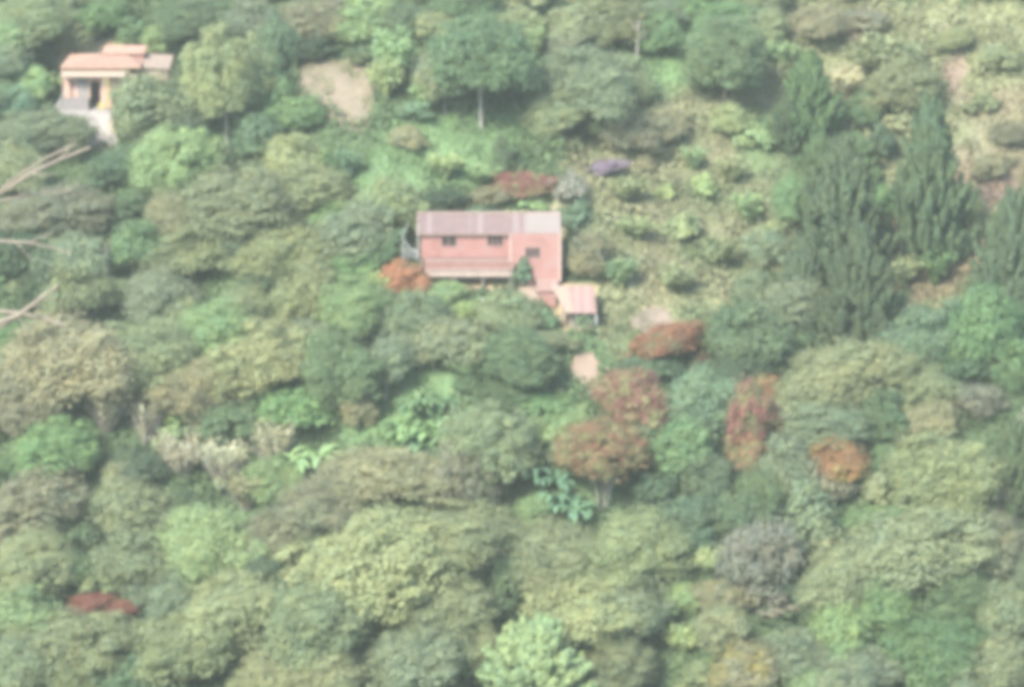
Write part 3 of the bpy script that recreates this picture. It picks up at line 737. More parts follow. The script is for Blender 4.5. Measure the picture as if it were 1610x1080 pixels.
# --- bottom centre
P_('spray', 1118, 885, 62, 50, 'yg', 'bright yellow green arching plant left of the large mauve bush', name='leafy_clump', cat='plant')
P_('spray', 1074, 1005, 62, 50, 'yg', 'bright yellow green arching plant near the bottom centre right', name='leafy_clump', cat='plant')
P_(B, 1122, 938, 74, 56, 'tn', 'orange tan bush below the yellow green arching plant', name='tan_shrub', cat='shrub')
P_(D, 1180, 1045, 110, 66, 'tn', 'tan orange tree at the bottom edge right of centre', fol='orange')
P_(D, 1250, 1030, 90, 60, 'gg', 'grey green tree at the bottom edge right of the tan orange tree')
P_(D, 1140, 985, 90, 56, 'ol', 'olive tree below the orange tan bush')
P_(D, 600, 880, 230, 116, 'yo', 'very wide yellowish olive dome in the bottom centre')
P_(D, 720, 835, 190, 80, 'yo', 'wide yellowish dome behind the dark gap in the bottom centre')
P_(D, 868, 868, 190, 74, 'ol', 'wide low olive dome left of the orange tan bush')
P_(D, 1000, 860, 170, 84, 'ol', 'wide olive dome below the orange rust tree')
P_(D, 920, 930, 190, 80, 'yo', 'yellowish dome right of the dark bush in the bottom centre')
P_(B, 797, 915, 84, 86, 'dg', 'dark grey green bush standing in the middle of the pale bottom canopy')
P_(D, 690, 940, 170, 84, 'ol', 'wide olive dome left of the dark bush in the bottom centre')
P_('plume', 845, 1040, 176, 150, 'lg', 'feathery light green tree rising from the bottom edge centre', name='feathery_tree')
P_(D, 990, 960, 130, 76, 'gg', 'grey green tree up and left of the lower yellow green plant')
P_(D, 970, 1040, 130, 66, 'ol', 'olive tree at the bottom edge right of the feathery light green tree')
P_(D, 660, 1030, 170, 80, 'gg', 'grey green wide tree at the bottom edge left of the feathery light green tree')
P_(D, 500, 970, 190, 90, 'ol', 'wide olive dome left of centre near the bottom')
P_(D, 380, 945, 170, 76, 'yo', 'yellowish olive dome right of the red bush')
P_(D, 470, 1050, 180, 70, 'yo', 'wide yellowish tree at the bottom edge left of centre')
P_(D, 300, 1010, 170, 80, 'ol', 'wide olive dome below the red bush')
P_(D, 130, 1010, 180, 84, 'yo', 'wide yellowish dome in the lower left')
P_(D, 30, 1040, 120, 70, 'ol', 'olive tree in the bottom left corner')
P_(D, 210, 1055, 110, 54, 'bg', 'bluish green tree at the bottom edge in the lower left')
P_(D, 40, 960, 110, 66, 'lg', 'light green tree at the left edge above the corner tree')
P_(B, 155, 950, 104, 40, 'rd', 'low bright red bush in the lower left', fol=None, name='red_shrub', cat='shrub')
P_(B, 230, 925, 84, 40, 'gg', 'grey green bush right of the low bright red bush')
# --- left middle
P_(D, 110, 570, 190, 110, 'tn', 'large orange tinged dome at the left middle')
P_(D, 60, 620, 130, 84, 'br', 'brownish dome at the left edge below the orange tinged dome')
P_(D, 240, 560, 140, 90, 'ol', 'olive dome right of the large orange tinged dome')
P_(D, 340, 520, 130, 76, 'lg', 'light green dome in the forest between the brick red house and the left edge')
P_(D, 420, 560, 150, 84, 'yo', 'wide yellowish dome left of the dark green tree')
P_(D, 390, 480, 90, 56, 'ol', 'olive tree above the light green dome of the middle left forest')
P_(D, 320, 605, 130, 76, 'tn', 'tan dome below the light green dome')
P_(D, 545, 575, 120, 90, 'dg', 'dark green tree up and left of the banana clump', t=28)
P_(D, 480, 540, 90, 60, 'gg', 'grey green tree touching the dark green tree')
P_(D, 620, 560, 90, 60, 'gg', 'grey green tree above the banana clump')
P_(B, 470, 640, 110, 66, 'gr', 'deep green bush below the wide yellowish dome')
P_(B, 370, 660, 110, 66, 'dg', 'dark green bush left of the deep green bush')
P_(B, 565, 645, 60, 56, 'tn', 'tan brownish bush between the dark green tree and the bananas')
P_('canes', 168, 645, 116, 76, 'wt', 'pale straw coloured reed clump, uppermost of the dry clumps at left', tr='twigs', name='dry_shrub', cat='shrub')
P_('canes', 228, 662, 90, 76, 'wt', 'pale dry twiggy shrub right of the uppermost reed clump', tr='twigs', name='dry_shrub', cat='shrub')
P_('canes', 288, 722, 110, 78, 'wt', 'pale dry twiggy shrub right of the dark round tree', tr='twigs', name='dry_shrub', cat='shrub')
P_('canes', 352, 732, 112, 80, 'wt', 'tan dry twiggy shrub in the middle of the dry patch', tr='twigs', name='dry_shrub', cat='shrub')
P_('canes', 428, 706, 90, 84, 'wt', 'pale dry reeds just left of the single banana plant', tr='twigs', name='dry_shrub', cat='shrub')
P_('canes', 385, 772, 110, 64, 'tn', 'tan dry twigs at the lower end of the dry patch', tr='twigs', name='dry_shrub', cat='shrub')
P_(B, 375, 745, 56, 44, 'gg', 'grey green bush in the middle of the dry patch')
P_('banana', 482, 706, 116, 92, 'lg', 'pale green banana plant alone beside the dry patch', name='banana_plant', cat='banana plant')
P_('banana', 668, 622, 96, 76, 'gr', 'topmost banana plant of the big clump left of centre', name='banana_plant', cat='banana plant')
P_('banana', 722, 646, 92, 70, 'gr', 'rightmost banana plant of the big clump left of centre', name='banana_plant', cat='banana plant')
P_('banana', 640, 672, 96, 70, 'gr', 'leftmost banana plant of the big clump left of centre', name='banana_plant', cat='banana plant')
P_('banana', 690, 682, 92, 64, 'gr', 'lowest banana plant of the big clump left of centre', name='banana_plant', cat='banana plant')
P_('banana', 858, 745, 86, 76, 'bn', 'banana plant directly left of the orange rust tree', name='banana_plant', cat='banana plant')
P_('banana', 888, 788, 92, 76, 'bn', 'banana plant below the orange rust tree crown', name='banana_plant', cat='banana plant')
P_('spray', 600, 455, 60, 50, 'yg', 'bright leafy clump left of the reddish brown bush', name='leafy_clump', cat='plant')
P_('spray', 690, 464, 70, 40, 'yg', 'bright leafy clump under the left part of the balcony', name='leafy_clump', cat='plant')
P_('spray', 520, 500, 60, 54, 'lg', 'light leafy clump in the forest down and left of the reddish brown bush', name='leafy_clump', cat='plant')
P_('spray', 645, 478, 60, 44, 'lg', 'light leafy clump just below the reddish brown bush', name='leafy_clump', cat='plant')
P_(B, 845, 800, 70, 44, 'lg', 'light green bush left below the banana plants of the rust tree')
P_(B, 690, 700, 90, 40, 'dk', 'very dark bush under the big banana clump')
P_(D, 600, 745, 190, 76, 'tn', 'wide tan dome under the tan brownish bush')
P_(D, 530, 790, 170, 80, 'br', 'wide brownish dome right of the dry patch')
P_(B, 640, 735, 84, 50, 'gr', 'fresh green bush left below the big banana clump')
P_(D, 770, 700, 150, 100, 'ol', 'olive dome right below the big banana clump')
P_(D, 720, 750, 110, 76, 'br', 'brownish tree at the left foot of the olive dome')
P_(B, 655, 800, 90, 40, 'gr', 'fresh green bush above the pale bottom canopy')
P_(D, 335, 855, 150, 90, 'lg', 'bright light green tree below the dry patch')
P_(D, 440, 850, 110, 76, 'br', 'brownish grey tree right of the bright light green tree')
P_(B, 500, 865, 90, 50, 'dk', 'very dark bush at the left of the pale bottom canopy')
P_(B, 218, 730, 84, 60, 'dk', 'very dark round tree standing in for shade left of the dry patch')  # a shadow spot in the forest, given as a dark crown
P_(D, 95, 700, 130, 70, 'gr', 'fresh green tree left of the very dark round tree')
P_(D, 60, 785, 170, 76, 'br', 'brownish olive dome at the left edge, lower half')
P_(D, 205, 805, 110, 76, 'ol', 'olive tree below the very dark round tree')
P_(D, 55, 875, 130, 76, 'yo', 'yellowish dome at the left edge below the brownish olive dome')
P_(B, 135, 850, 60, 76, 'dk', 'very dark bush added as shadow in the gap between the left edge domes')  # shadow gap between the domes, filled with dark leaves
P_(D, 215, 875, 110, 70, 'gg', 'grey green tree above the low bright red bush')
P_(B, 285, 790, 70, 44, 'dg', 'dark green bush above the bright light green tree')
P_(B, 25, 735, 60, 40, 'dg', 'dark green bush at the left edge above the brownish olive dome')

# ---- fillers between them
LM = [((180, 85), 'orange roofed house'), ((525, 145), 'bare clearing'), ((763, 110), 'tall pale trunked tree'), ((905, 140), 'broad grey green dome'), ((1142, 84), 'large dark dome'),
      ((1275, 150), 'highest feathery tree'), ((1400, 100), 'large bamboo clump'), ((1460, 280), 'tallest feathery tree'), ((1320, 350), 'widest feathery tree'),
      ((770, 380), 'brick red house'), ((905, 480), 'small tin shed'), ((700, 230), 'meadow strip'), ((1075, 350), 'yellow green shrubs'), ((355, 110), 'tall yellowish crown'),
      ((385, 320), 'large olive dome'), ((95, 330), 'brownish grey dome'), ((110, 570), 'orange tinged dome'), ((632, 440), 'reddish brown bush'), ((680, 650), 'big banana clump'),
      ((482, 710), 'single banana plant'), ((340, 735), 'dry twiggy patch'), ((920, 585), 'earth path'), ((990, 625), 'dark rust red tree'), ((950, 710), 'orange rust tree'),
      ((1112, 635), 'bluish green dome'), ((1188, 660), 'tall rust red tree'), ((1312, 730), 'orange tree'), ((1330, 590), 'large olive dome by the rust trees'), ((1540, 630), 'mauve bush'),
      ((1210, 875), 'large mauve bush'), ((1268, 800), 'pale pointed tree'), ((1118, 885), 'yellow green arching plant'), ((1440, 855), 'very wide olive dome'), ((797, 915), 'dark bush in the pale canopy'),
      ((845, 1035), 'bottom feathery tree'), ((155, 950), 'low red bush'), ((335, 855), 'bright light green tree'), ((130, 850), 'shadow gap bush'), ((1590, 720), 'deep green edge tree'), ((1588, 390), 'edge feathery tree')]
DIRS = ['right of', 'up and right of', 'above', 'up and left of', 'left of', 'down and left of', 'below', 'down and right of']
USED = {h['label'] for h in H}
def filler_label(cx, cy, w, c, noun):
    size = 'small' if w < 48 else ('medium' if w < 80 else 'wide')
    ds = sorted(range(len(LM)), key=lambda i: (LM[i][0][0]-cx)**2+(LM[i][0][1]-cy)**2)
    for i in ds[:3]:
        (lx, ly), nm = LM[i]
        if len(nm.split()) > 4: continue
        a = math.atan2(ly-cy, cx-lx); d = math.hypot(lx-cx, ly-cy)
        dr = DIRS[int(round(a/(math.pi/4))) % 8]
        far = 'close' if d < 60 else ('some way' if d < 120 else 'farther')
        l = f'{size} {CW[c]} {noun} {far} {dr} the {nm}'
        if l not in USED: USED.add(l); return l
    for i in ds[:3]:
        for j in ds[1:4]:
            if i != j:
                l = f'{size} {CW[c]} {noun} between the {LM[i][1]} and the {LM[j][1]}'
                if l not in USED and len(l.split()) <= 16: USED.add(l); return l
    return None
hand = list(H); placed = [(h['cx'], h['cy'], h['w']*.5, h['h']*.5) for h in hand]
# keep these sight lines open: houses, yard, clearing, meadow, path
KEEP = [(55, 60, 265, 245), (465, 95, 592, 215), (640, 325, 905, 470), (800, 430, 950, 540), (890, 548, 948, 640), (985, 478, 1060, 530), (560, 180, 870, 262)]
fr = random.Random(5); cand = []
for gyp in range(-40, 1150, 33):
    for gxp in range(-60, 1690, 40):
        cand.append((gxp+fr.uniform(-18, 18), gyp+fr.uniform(-14, 14)))
fr.shuffle(cand)
ccx = np.array([c[0] for c in cand]); ccy = np.array([c[1] for c in cand]); CZ = zone(ccx, ccy)
nf = 0
for (cx, cy), z in zip(cand, CZ):
    if z in (1, 5, 6, 9): continue
    if z in (2, 3, 4, 6):
        if fr.random() < .9: continue
        w = fr.uniform(20, 46); h = w*fr.uniform(.6, .9)
    else: w = fr.uniform(32, 88); h = w*fr.uniform(.6, .95)
    if any(a-w*.45 < cx < c_+w*.45 and b-h*.3 < cy < d_+h*.5 for a, b, c_, d_ in KEEP): continue
    f = .72 if z == 0 else .9
    if any(((cx-x)/(a+w*.5*f))**2+((cy-y)/(b+h*.5*f))**2 < .40 for x, y, a, b in placed): continue
    if nf >= 215: break
    near = sorted(hand, key=lambda q: (q['cx']-cx)**2+(q['cy']-cy)**2)[:3]
    c = fr.choice(near)['c']
    if z in (2, 3): c = fr.choice(['yo', 'lg', 'ol', 'tn', 'yo'])
    if c not in CW: c = fr.choice(['ol', 'gg', 'gr', 'dg'])
    if c in ('wt', 'yg'): c = 'lg'
    kind = B if (w < 46 or fr.random() < .3) else fr.choice([D, D, D, D, 'spray', K])
    noun = {B: 'shrub', 'spray': 'leafy clump'}.get(kind, 'tree')
    lab = filler_label(cx, cy, w, c, noun)
    if not lab: continue
    placed.append((cx, cy, w*.5, h*.5)); P_(kind, cx, cy, w, h, c, lab); nf += 1

def set_mat(o, m):
    o.material_slots[0].link = 'OBJECT'; o.material_slots[0].material = m
NAMES = {'dome': ('broadleaf_tree', 'tree'), 'round': ('shrub', 'shrub'), 'cone': ('conical_tree', 'tree'), 'plume': ('feathery_tree', 'tree'), 'spray': ('leafy_clump', 'plant'),
         'tuft': ('grass_clump', 'plant'), 'canes': ('dry_shrub', 'shrub'), 'banana': ('banana_plant', 'banana plant')}
GROUPS = {'broadleaf_tree': 'broadleaf trees of the hillside forest', 'shrub': 'shrubs and bushes on the hillside', 'feathery_tree': 'feathery upright trees', 'rust_tree': 'rust coloured trees',
          'banana_plant': 'banana plants', 'dry_shrub': 'dry twiggy shrubs', 'red_shrub': 'reddish bushes', 'bamboo_clump': 'bamboo clumps', 'leafy_clump': 'leafy clumps', 'grass_clump': 'tall grass clumps',
          'yellow_shrub': 'yellow green shrubs', 'grey_bush': 'mauve grey bushes', 'conical_tree': 'pointed trees'}
def grow(h, i):
    rr = random.Random(i*7+3)
    cx, cy, w, hh, kind = h['cx'], h['cy'], h['w'], h['h'], h['kind']
    g0 = hit(cx, cy)[0]; dep = project(g0)[2]; s = FPX/dep
    wm = w/s; depth = wm*(.8 if kind == 'dome' else .9)
    hm = math.sqrt(max((hh)**2-(.24*w)**2, (.42*hh)**2))/s/math.cos(PITCH)
    if kind == 'dome': hm *= 1.12
    if kind in ('dome',): t = (h['t']/s) if h['t'] else max(.25*hm, .7)
    elif kind == 'plume': t = .3
    elif kind == 'cone': t = .4
    else: t = 0
    base = hit(cx, cy, t+hm*.5)[0]; bx, by = base[0], base[1]; bz = float(ground(bx, by))
    size = 's' if wm < 3.2 else ('m' if wm < 6.2 else 'l')
    key = {'dome': 'dome_'+size, 'round': 'round_'+size, 'cone': 'cone_m'}.get(kind, kind)
    me = rr.choice(ARCH[key])
    nm, cat = NAMES[kind]; nm = h['name'] or nm; cat = h['cat'] or ('tree' if 'tree' in nm else cat)
    mixin = .46 if h['c'] not in ('rs', 'rd', 'og', 'yg', 'bn', 'li', 'wt') else .12
    bcol = albedo(np.array(PAL[h['c']])*(1-mixin)+np.array((152, 165, 132))*mixin, .95)*rr.uniform(.88, 1.12)
    if kind == 'plume' and h['c'] in ('dg', 'bg', 'gr'): bcol = bcol*.68
    bcol = bcol*np.array([rr.uniform(.89, .97), rr.uniform(1.0, 1.06), rr.uniform(.96, 1.08)])
    rz = rr.uniform(0, 6.28)
    tall = kind in ('dome', 'plume', 'cone') or h['kind'] == 'canes'
    over = 1.22 if kind in ('dome', 'round') else (1.1 if kind in ('plume', 'cone') else 1.25)   # lobes rarely reach the unit box
    if tall:
        root = empty(nm, (bx, by, bz), rz)
        cr = bpy.data.objects.new('crown', me); COL.objects.link(cr); cr.parent = root; cr.location = (0, 0, t if kind != 'canes' else 0)
        trm = TR['twigs'] if kind == 'canes' else TR[h['tr']]
        tk = bpy.data.objects.new('twigs' if kind == 'canes' else 'trunk', rr.choice(trm)); COL.objects.link(tk); tk.parent = root
        tw = (wm*.75 if h['t'] and h['tr'] == 'trunk' else wm) if kind != 'plume' else wm*.5
        tk.scale = (tw, tw, (t+hm*.6) if kind == 'dome' else hm*.9)
        set_mat(tk, MAT['dry_twig'] if kind == 'canes' else MAT[h['bark']])
    else:
        root = cr = bpy.data.objects.new(nm, me); COL.objects.link(cr); cr.location = (bx, by, bz-.05); cr.rotation_euler = (0, 0, rz)
    cr.scale = (wm*over, depth*over, hm*(1.12 if kind == 'dome' else 1.0))
    cr.color = (*[float(q) for q in bcol], 1)
    if kind in ('dome', 'round') and not (h['tr'] == 'fan'):
        cr.rotation_mode = 'ZYX'; cr.rotation_euler = (rr.uniform(-.12, .12), rr.uniform(-.32, .08) if wm > 3 else rr.uniform(-.15, .15), rz)
        if root is not cr: root.rotation_euler = (0, 0, 0)
    set_mat(cr, MAT[h['fol'] or 'foliage'])
    tag(root, h['label'], cat, GROUPS.get(nm))
for i, h in enumerate(H): grow(h, i)

# ------------------------------------------------------------------ bare pale stems that stand out of the canopy
def snag(px, py, hpx, lean, label, sd):
    rq = random.Random(sd); P = hit(px, py)[0]; s_ = FPX/project(P)[2]; hh = hpx/s_+.6
    root = empty('dead_tree', (P[0], P[1], float(ground(P[0], P[1])))); tag(root, label, 'tree', 'pale bare stems in the forest')
    MB().tube([(0, 0, -.3), (lean*.3, 0, hh*.4), (lean*.5, .05, hh*.75), (lean, 0, hh)], [.11, .09, .07, .03], 7).build('trunk', 'pale_bark', root)
    for k in range(5):
        z = hh*rq.uniform(.45, .9); a = rq.uniform(0, 6.28); L = rq.uniform(.4, 1.1)
        MB().tube([(lean*.5, 0, z), (lean*.5+math.cos(a)*L*.6, math.sin(a)*L*.6, z+.35), (lean*.5+math.cos(a)*L, math.sin(a)*L, z+.9)], [.04, .03, .01], 5).build('branch', 'pale_bark', root)
snag(152, 470, 74, .2, 'pale bare stem under the grey green dome near the left edge', 1)
snag(172, 472, 78, -.2, 'second pale bare stem, just right of the one near the left edge', 2)
snag(606, 628, 60, .1, 'pale bare stem between the dark green tree and the banana clump', 3)
snag(100, 760, 70, .4, 'pale bare stem rising from the forest at the lower left', 4)
snag(1382, 205, 60, -.3, 'pale bare stem in the hollow below the large bamboo clump', 5)
snag(1000, 110, 70, .3, 'pale bare stem above the broad grey green dome', 6)
snag(438, 500, 50, 0, 'short pale stem in the forest left of the bright leafy clumps', 7)

# ------------------------------------------------------------------ main house (long pink roof, brick red walls, balcony on stilts)
def main_house():
    y0 = G_MAIN[1]; g = G_MAIN[2]
    s = FPX/project(G_MAIN)[2]
    X = lambda px: on_plane(px, 400, y0)[0]-G_MAIN[0]
    Z = lambda py: on_plane(800, py, y0)[2]-g
    root = empty('brick_red_house', (G_MAIN[0], y0, g))
    tag(root, 'long brick red house with a pink tin roof and a balcony on stilts', 'house')
    xl, xm, xr = X(662), X(802), X(881); zf = Z(406); zt = Z(366); D = 4.6
    zl = Z(430)
    # walls with real openings
    def wall_with_holes(name, x0, x1, z0, z1, holes, mat, yy, th=.18):
        mb = MB(); xs = sorted({x0, x1, *[q for h in holes for q in h[:2]]})
        for a, b in zip(xs[:-1], xs[1:]):
            hs = [h for h in holes if h[0] <= a and h[1] >= b]
            if hs:
                mb.box(a, b, yy, yy+th, z0, hs[0][2]); mb.box(a, b, yy, yy+th, hs[0][3], z1)
            else: mb.box(a, b, yy, yy+th, z0, z1)
        return mb.build(name, mat, root)
    w1 = (X(695), X(717), Z(387), Z(372)); w2 = (X(767), X(790), Z(386), Z(370)); w3 = (X(827), X(848), Z(403), Z(388))
    wall_with_holes('wall', xl, xm-.002, zf, zt, [w1, w2], 'salmon_wall', 0.0)
    wall_with_holes('wall', xm, xr, 0, zt, [w3], 'salmon_wall_pale', -.45)
    m = MB(); m.box(xl, xl+.18, .182, D, zf, zt); m.box(xr-.18, xr, -.268, D, 0, zt); m.box(xl+.182, xr-.182, D-.18, D, 0, zt); m.box(xl+.18, xr-.18, .2, D-.2, zf, zf+.08)
    m.box(xm, xm+.18, -.266, D-.19, 0, zf-.01)
    m.build('wall', 'salmon_wall', root)
    MB().box(xm-.06, xm+.1, -.50, -.453, 0, zt).build('corner_trim', 'trim_pink', root)
    MB().box(xr-.12, xr+.05, -.50, -.453, Z(440), zt).build('corner_trim', 'trim_pink', root)
    for (a, b, c, d), yy, nb in ((w1, 0, 2), (w2, 0, 3), (w3, -.45, 4)):
        fr_ = MB(); e = .09
        fr_.box(a-e, b+e, yy-.04, yy-.003, c-e, c); fr_.box(a-e, b+e, yy-.04, yy-.003, d, d+e); fr_.box(a-e, a, yy-.04, yy-.003, c, d); fr_.box(b, b+e, yy-.04, yy-.003, c, d)
        for k in range(1, nb): q = lerp(a, b, k/nb); fr_.box(q-.035, q+.035, yy-.03, yy-.004, c, d)
        o = fr_.build('window', 'window_frame', root)
        MB().box(a, b, yy+.1, yy+.12, c, d).build('pane', 'glass', o)
    # roof: front slope left (pink) and right (cream), rear slope
    ze = Z(367.5)+.09; zr_ = ze+1.05; yr = 3.0
    def roof(name, x0, x1, mat, dz=0):
        mb = MB(); n = max(2, int((x1-x0)/.28)); 
        for k in range(n):     # corrugation
            a = lerp(x0, x1, k/n); b = lerp(x0, x1, (k+1)/n); mdl = (a+b)/2
            for p, q, u, v in ((a, mdl, 0, .035), (mdl, b, .035, 0)):
                mb.add([(p, -.35, ze+dz+u), (q, -.35, ze+dz+v), (q, yr, zr_+dz+v), (p, yr, zr_+dz+u), (p, -.35, ze+dz-.04), (q, -.35, ze+dz-.04), (q, yr, zr_+dz-.04), (p, yr, zr_+dz-.04)],
                       [[0, 1, 2, 3], [7, 6, 5, 4], [0, 4, 5, 1], [3, 2, 6, 7]])
        mb.slab([(x0, yr+.003, zr_+dz), (x1, yr+.003, zr_+dz), (x1, D+.6, zr_-1.0+dz), (x0, D+.6, zr_-1.0+dz)], .04)
        return mb.build(name, mat, root)
    roof('roof', X(655), X(828), 'pink_tin'); roof('roof', X(828)+.003, X(882), 'cream_tin', .05)
    mb = MB(); mb.box(X(655), X(882), yr-.12, yr+.12, zr_+.06, zr_+.13); mb.build('ridge_cap', 'trim_pink', root)
    mb = MB(); mb.box(X(655), X(882), -.37, -.353, ze-.16, ze-.045); mb.build('eave_board', 'window_frame', root)
    # gables
    for x in (xl, xr-.18):
        MB().prism([(.1, zt), (D-.1, zt), (yr, zr_-.08)], x, x+.18).build('gable', 'salmon_wall', root)
    # low lean-to stepping down at the right end of the front
    MB().box(X(846), X(874), -1.7, -.454, -1.6, Z(448)).build('lean_to_wall', 'salmon_wall_pale', root)
    MB().slab([(X(843), -1.9, Z(450)+.02), (X(877), -1.9, Z(450)+.02), (X(877), -.455, Z(437)), (X(843), -.455, Z(437))], .06).build('lean_to_roof', 'rose_tin', root)
    # balcony: floor, railing, posts, stilts, wall coloured dark as the shade under the floor
    bx0, bx1 = X(668), X(806)
    MB().box(bx0, bx1, -1.3, -.003, Z(429), Z(423)).build('balcony_floor', 'deck_board', root)
    MB().box(bx0, bx1, -1.302, -1.26, Z(431.5), Z(429.3)).build('balcony_beam', 'shade_tinted_timber', root)
    rl = MB(); rl.box(bx0, bx1, -1.28, -1.22, Z(405), Z(403)); rl.box(bx0, bx1, -1.27, -1.23, Z(420), Z(418.5))
    rl.build('balcony_rail', 'trim_pink', root)
    bl = MB(); n = 34
    for k in range(n):
        q = lerp(bx0, bx1-.05, k/(n-1)); bl.box(q, q+.17, -1.262, -1.238, Z(418.4), Z(405.1))
    bl.build('balusters', 'salmon_wall_pale', root)
    for px in (669, 714, 759, 804):
        q = X(px)
        MB().box(q-.07, q+.07, -1.2, -1.06, -1.2, Z(429.2)).build('stilt', 'old_wood', root)
    MB().box(bx0+.1, xm-.01, .9, 1.0, -.3, zf-.02).build('underfloor_shade_wall', 'shade_tinted_timber', root)  # stands for the dark void; its shade is put into the colour
    MB().box(X(664), xl+.0, -.2, D, -.3, zf-.02).build('footing', 'cream_wall', root)
main_house()

def garden_pole():
    y = G_MAIN[1]-.4
    P = lambda px, py: on_plane(px, py, y)
    b = P(634, 408); b[2] = min(b[2], float(ground(b[0], b[1])))
    root = empty('garden_frame', tuple(b)); tag(root, 'bent white pole frame standing at the left end of the brick red house', 'frame')
    L = lambda px, py: tuple(P(px, py)-b)
    MB().tube([(0, 0, -.2), L(633, 385), L(634, 368), L(640, 354)], [.06, .055, .05, .04]).build('pole', 'white_paint', root)
    MB().tube([L(636, 378), L(642, 388), L(654, 396), L(659, 402)], [.05, .05, .05, .04]).build('brace', 'white_paint', root)
    MB().tube([L(657, 410), L(657, 380), L(659, 352)], [.05, .05, .04]).build('pole', 'white_paint', root)
    q = MB(); 
    for k in range(5): q.tube([L(634+k*.5, 391+k*3.4), L(657, 393+k*3.2)], [.03, .03])
    q.build('slats', 'white_paint', root)
garden_pole()
def white_post():
    P = hit(760, 505)[0]; s = FPX/project(P)[2]
    o = MB().tube([(0, 0, -.3), (.02, 0, .9), (-.05, 0, 36/s)], [.13, .12, .10], 8).build('white_post', 'white_paint'); o.location = (P[0], P[1], float(ground(P[0], P[1])))
    tag(o, 'short thick white post among the bushes below the balcony', 'post')
white_post()

def shed():
    y = G_SHED[1]; g = G_SHED[2]; X = lambda px: on_plane(px, 500, y)[0]-G_SHED[0]; Z = lambda py: on_plane(900, py, y)[2]-g
    root = empty('tin_shed', (G_SHED[0], y, g)); tag(root, 'small open tin roofed shed on posts, right below the brick red house', 'shed')
    ze = Z(490); zr_ = ze+1.55
    MB().slab([(X(903), -.35, ze), (X(938), -.35, ze-.02), (X(934), 3.0, zr_), (X(893), 3.0, zr_)], .06).build('roof', 'rose_tin', root)
    MB().slab([(X(890), -.35, ze+.01), (X(903)-.01, -.35, ze+.01), (X(893)-.01, 3.0, zr_+.01), (X(867), 3.0, zr_+.01)], .06).build('roof', 'tan_tin', root)
    for px, yy, mt in ((937, -.1, 'white_paint'), (906, -.1, 'old_wood'), (934, 2.5, 'old_wood'), (885, 1.2, 'old_wood')):
        q = X(px); MB().box(q-.08, q+.08, yy-.08, yy+.08, -.6, ze-.03+max(0, yy)*.42).build('post', mt, root)
    MB().box(X(906)+.09, X(937)-.09, -.06, 0, ze-.35, ze-.22).build('beam', 'shade_tinted_timber', root)
    MB().box(X(889), X(932), 2.3, 2.4, -.4, zr_-.5).build('back_wall', 'shade_tinted_timber', root)
    MB().box(X(906)+.1, X(937)-.1, -.05, .02, .35, .5).build('rail', 'old_wood', root)
    MB().box(X(896), X(932), .9, 1.7, 0, .75).build('bench', 'old_wood', root)
shed()

